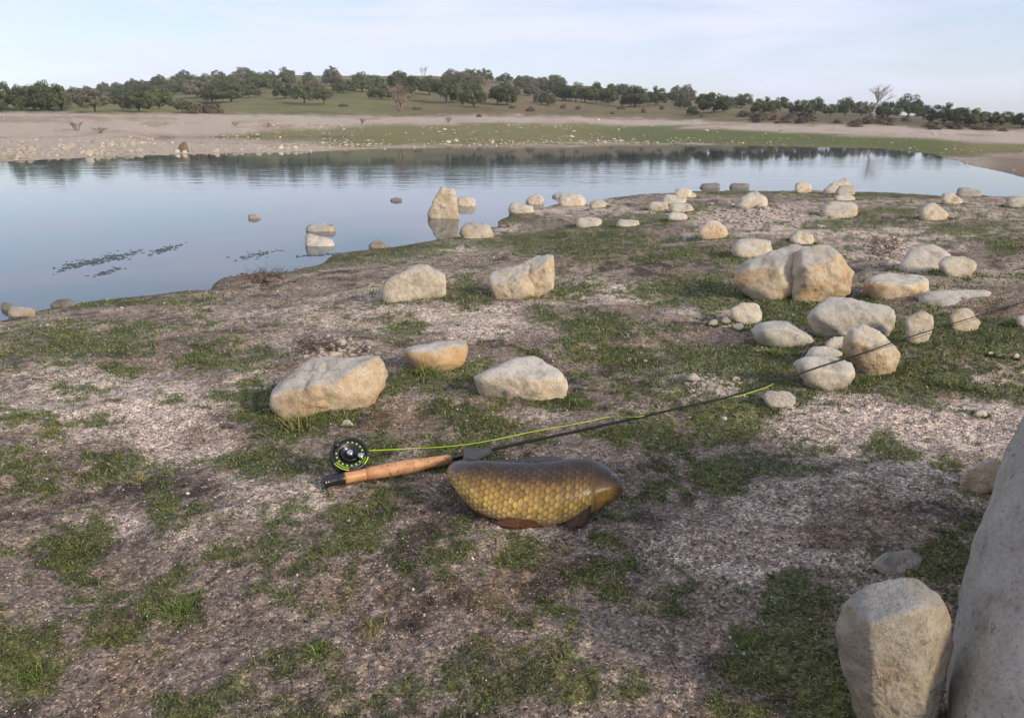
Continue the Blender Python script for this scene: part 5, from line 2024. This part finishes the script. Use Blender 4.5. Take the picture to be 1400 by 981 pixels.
X, Yv, Z, g, s_, r_ = sample(1500, 300, 1040, 9, .9)
M_peb = grain_material('pale_pebbles', [(0, (.20, .16, .14)), (.4, (.36, .30, .26)), (.8, (.46, .41, .36)), (1, (.62, .58, .53))])
sc = np.clip(r_.lognormal(.0, .45, len(X)) * 2.2 * Yv / F, .002, .02) * .62
o = scatter_mesh('pale_pebbles', np.stack([X, Yv, Z + sc * .15], 1), sc, M_peb, 1, .22, .7, 4)
tag(o, 'small pale pebbles dotted over soil and turf', kind='stuff')

M_straw = grain_material('dry_thatch', [(0, (.05, .035, .022)), (.5, (.15, .10, .055)), (1, (.34, .25, .14))], .8)
X, Yv, Z, g, s_, r_ = sample(52000, 300, 1040, 12)
keep = r_.uniform(0, 1, len(X)) < (.30 + .5 * g) * (1 - .75 * s_)
X, Yv, Z = X[keep], Yv[keep], Z[keep]
n = len(X)
a = r_.uniform(0, 6.283, n)
ln = np.clip(r_.uniform(5, 15, n) * Yv / F, .004, .05)
d = np.stack([np.cos(a), np.sin(a), r_.uniform(-.1, .35, n)], 1) * ln[:, None]
sd = np.stack([-np.sin(a), np.cos(a), np.zeros(n)], 1) * (np.clip(.55 * Yv / F, .0005, .003))[:, None]
P0 = np.stack([X, Yv, Z + .002], 1)
kx_ = r_.uniform(-.25, .25, (n, 1))
pm = P0 + d * .5 + sd * kx_ * 14 + np.array((0, 0, 1)) * (ln * .12)[:, None]
V = np.stack([P0 - sd, P0 + sd, pm + sd, pm - sd, P0 + d], 1)
F_ = np.array([(0, 1, 2), (0, 2, 3), (3, 2, 4)])
FF = F_[None] + (np.arange(n) * 5)[:, None, None]
o = link('dry_thatch', mesh_np('dry_thatch', V.reshape(-1, 3), FF.reshape(-1, 3)), None, M_straw)
tag(o, 'dead brown stalks and thatch lying on the soil', kind='stuff')

# individual grass tufts
M_tuft = grain_material('tuft_blades', [(0, (.045, .085, .012)), (.6, (.12, .19, .030)), (1, (.25, .27, .07))], .55)
M_tuft_y = grain_material('yellow_tuft_blades', [(0, (.12, .12, .030)), (.6, (.24, .22, .06)), (1, (.36, .30, .12))], .6)
tufts = [(245, 834, 44, 0, 'spiky green tuft on soil left of the carp'), (437, 890, 36, 0, 'bright green tuft below the carp, dense'), (508, 858, 40, 1, 'sparse yellow-green tuft below the carp tail'),
         (768, 838, 26, 0, 'small upright tuft below the carp belly'), (880, 836, 30, 1, 'straw-tinted tuft below the carp head'), (410, 582, 50, 1, 'wiry yellow tuft spilling from under the large slanting rock'),
         (30, 570, 26, 0, 'low tuft on pale sand left of the large slanting rock'), (68, 594, 26, 1, 'straw tuft on pale sand'), (190, 658, 28, 1, 'yellow-green tuft beside a mossy patch'),
         (793, 552, 24, 0, 'bright green clump right of the humped pale rock'), (1056, 486, 30, 0, 'taller grass clump against the low flat grey rock'), (1310, 532, 40, 0, 'bright grass clump below the squat tan rock'),
         (675, 560, 30, 1, 'yellowish tuft in front of the humped pale rock'), (585, 512, 34, 0, 'grass sprouting under the small flat-topped rock'), (735, 400, 20, 1, 'yellow grass at the heel of the long pinkish rock'),
         (1085, 404, 20, 0, 'grass in the cleft of the biggest boulder'), (45, 920, 46, 0, 'dark green clump in the near left turf'), (1030, 885, 40, 0, 'green tuft left of the teardrop rock'),
         (1140, 950, 36, 0, 'green clump at the base of the teardrop rock'), (590, 405, 18, 0, 'grass in front of the tan wedge rock'), (1165, 520, 18, 1, 'thin grass between two rocks under the rod'),
         (700, 700, 18, 1, 'thin pale tuft touching the carp belly'), (505, 880, 20, 0, 'tiny tuft beside the dense bright tuft'), (655, 785, 18, 0, 'tiny tuft below the pelvic fin'),
         (395, 640, 22, 0, 'small tuft left of the reel'), (460, 700, 18, 0, 'tiny mossy tuft below the reel'), (1200, 680, 16, 0, 'tiny tuft on bare soil right of the carp'),
         (1280, 655, 22, 0, 'small green tuft near the small orange-tan rock'), (1378, 445, 26, 0, 'leafy weeds beside the pale rock near the rod tip'), (860, 770, 24, 0, 'green tuft in dark turf below the carp'),
         (620, 940, 26, 0, 'low tuft in the dark nearest turf patch'), (940, 560, 20, 0, 'short tuft under the middle of the rod')]
for i, (x, y, wp, yl, lab) in enumerate(tufts):
    g_ = ground_at(x, y)
    r_ = np.random.default_rng(500 + i)
    rad = wp * g_.y / F
    n = 70 if wp > 24 else 42
    rx, ry = r_.normal(0, rad * .22, n), r_.normal(0, rad * .22, n)
    zz = height(g_.x + rx, g_.y + ry) - g_.z
    hg = rad * r_.uniform(.30, .72, n)
    V, FF = blades(rx, ry, zz - .003, hg, np.full(n, max(.0016, rad * .028)), r_, 1.5)
    o = link('grass_tuft', mesh_np('grass_tuft', V, FF), None, M_tuft_y if yl else M_tuft)
    o.location = g_
    tag(o, lab, 'grass tuft')

# ------------------------------------------------------------------ thin evening haze over the whole place
hm = bpy.data.materials.new('thin_haze')
hm.use_nodes = True
hn = hm.node_tree
for n_ in list(hn.nodes):
    hn.nodes.remove(n_)
pv_ = N(hn, 'ShaderNodeVolumePrincipled')
pv_.inputs['Color'].default_value = (.90, .93, .97, 1)
pv_.inputs['Density'].default_value = 0.00042
ho = N(hn, 'ShaderNodeOutputMaterial')
hn.links.new(pv_.outputs[0], ho.inputs['Volume'])
ztop = float(gz.max()) + 14
zb = float(gz.min()) - 1.0
V = [(x, y, z) for x in (-2750, 2750) for y in (-2750, 2750) for z in (zb, ztop)]
hz_o = link('haze', mesh_np('haze', V, [(0, 1, 3, 2), (4, 6, 7, 5), (0, 4, 5, 1), (2, 3, 7, 6), (0, 2, 6, 4), (1, 5, 7, 3)]), None, hm, smooth=False)
tag(hz_o, 'thin pale evening haze filling the air', kind='stuff')
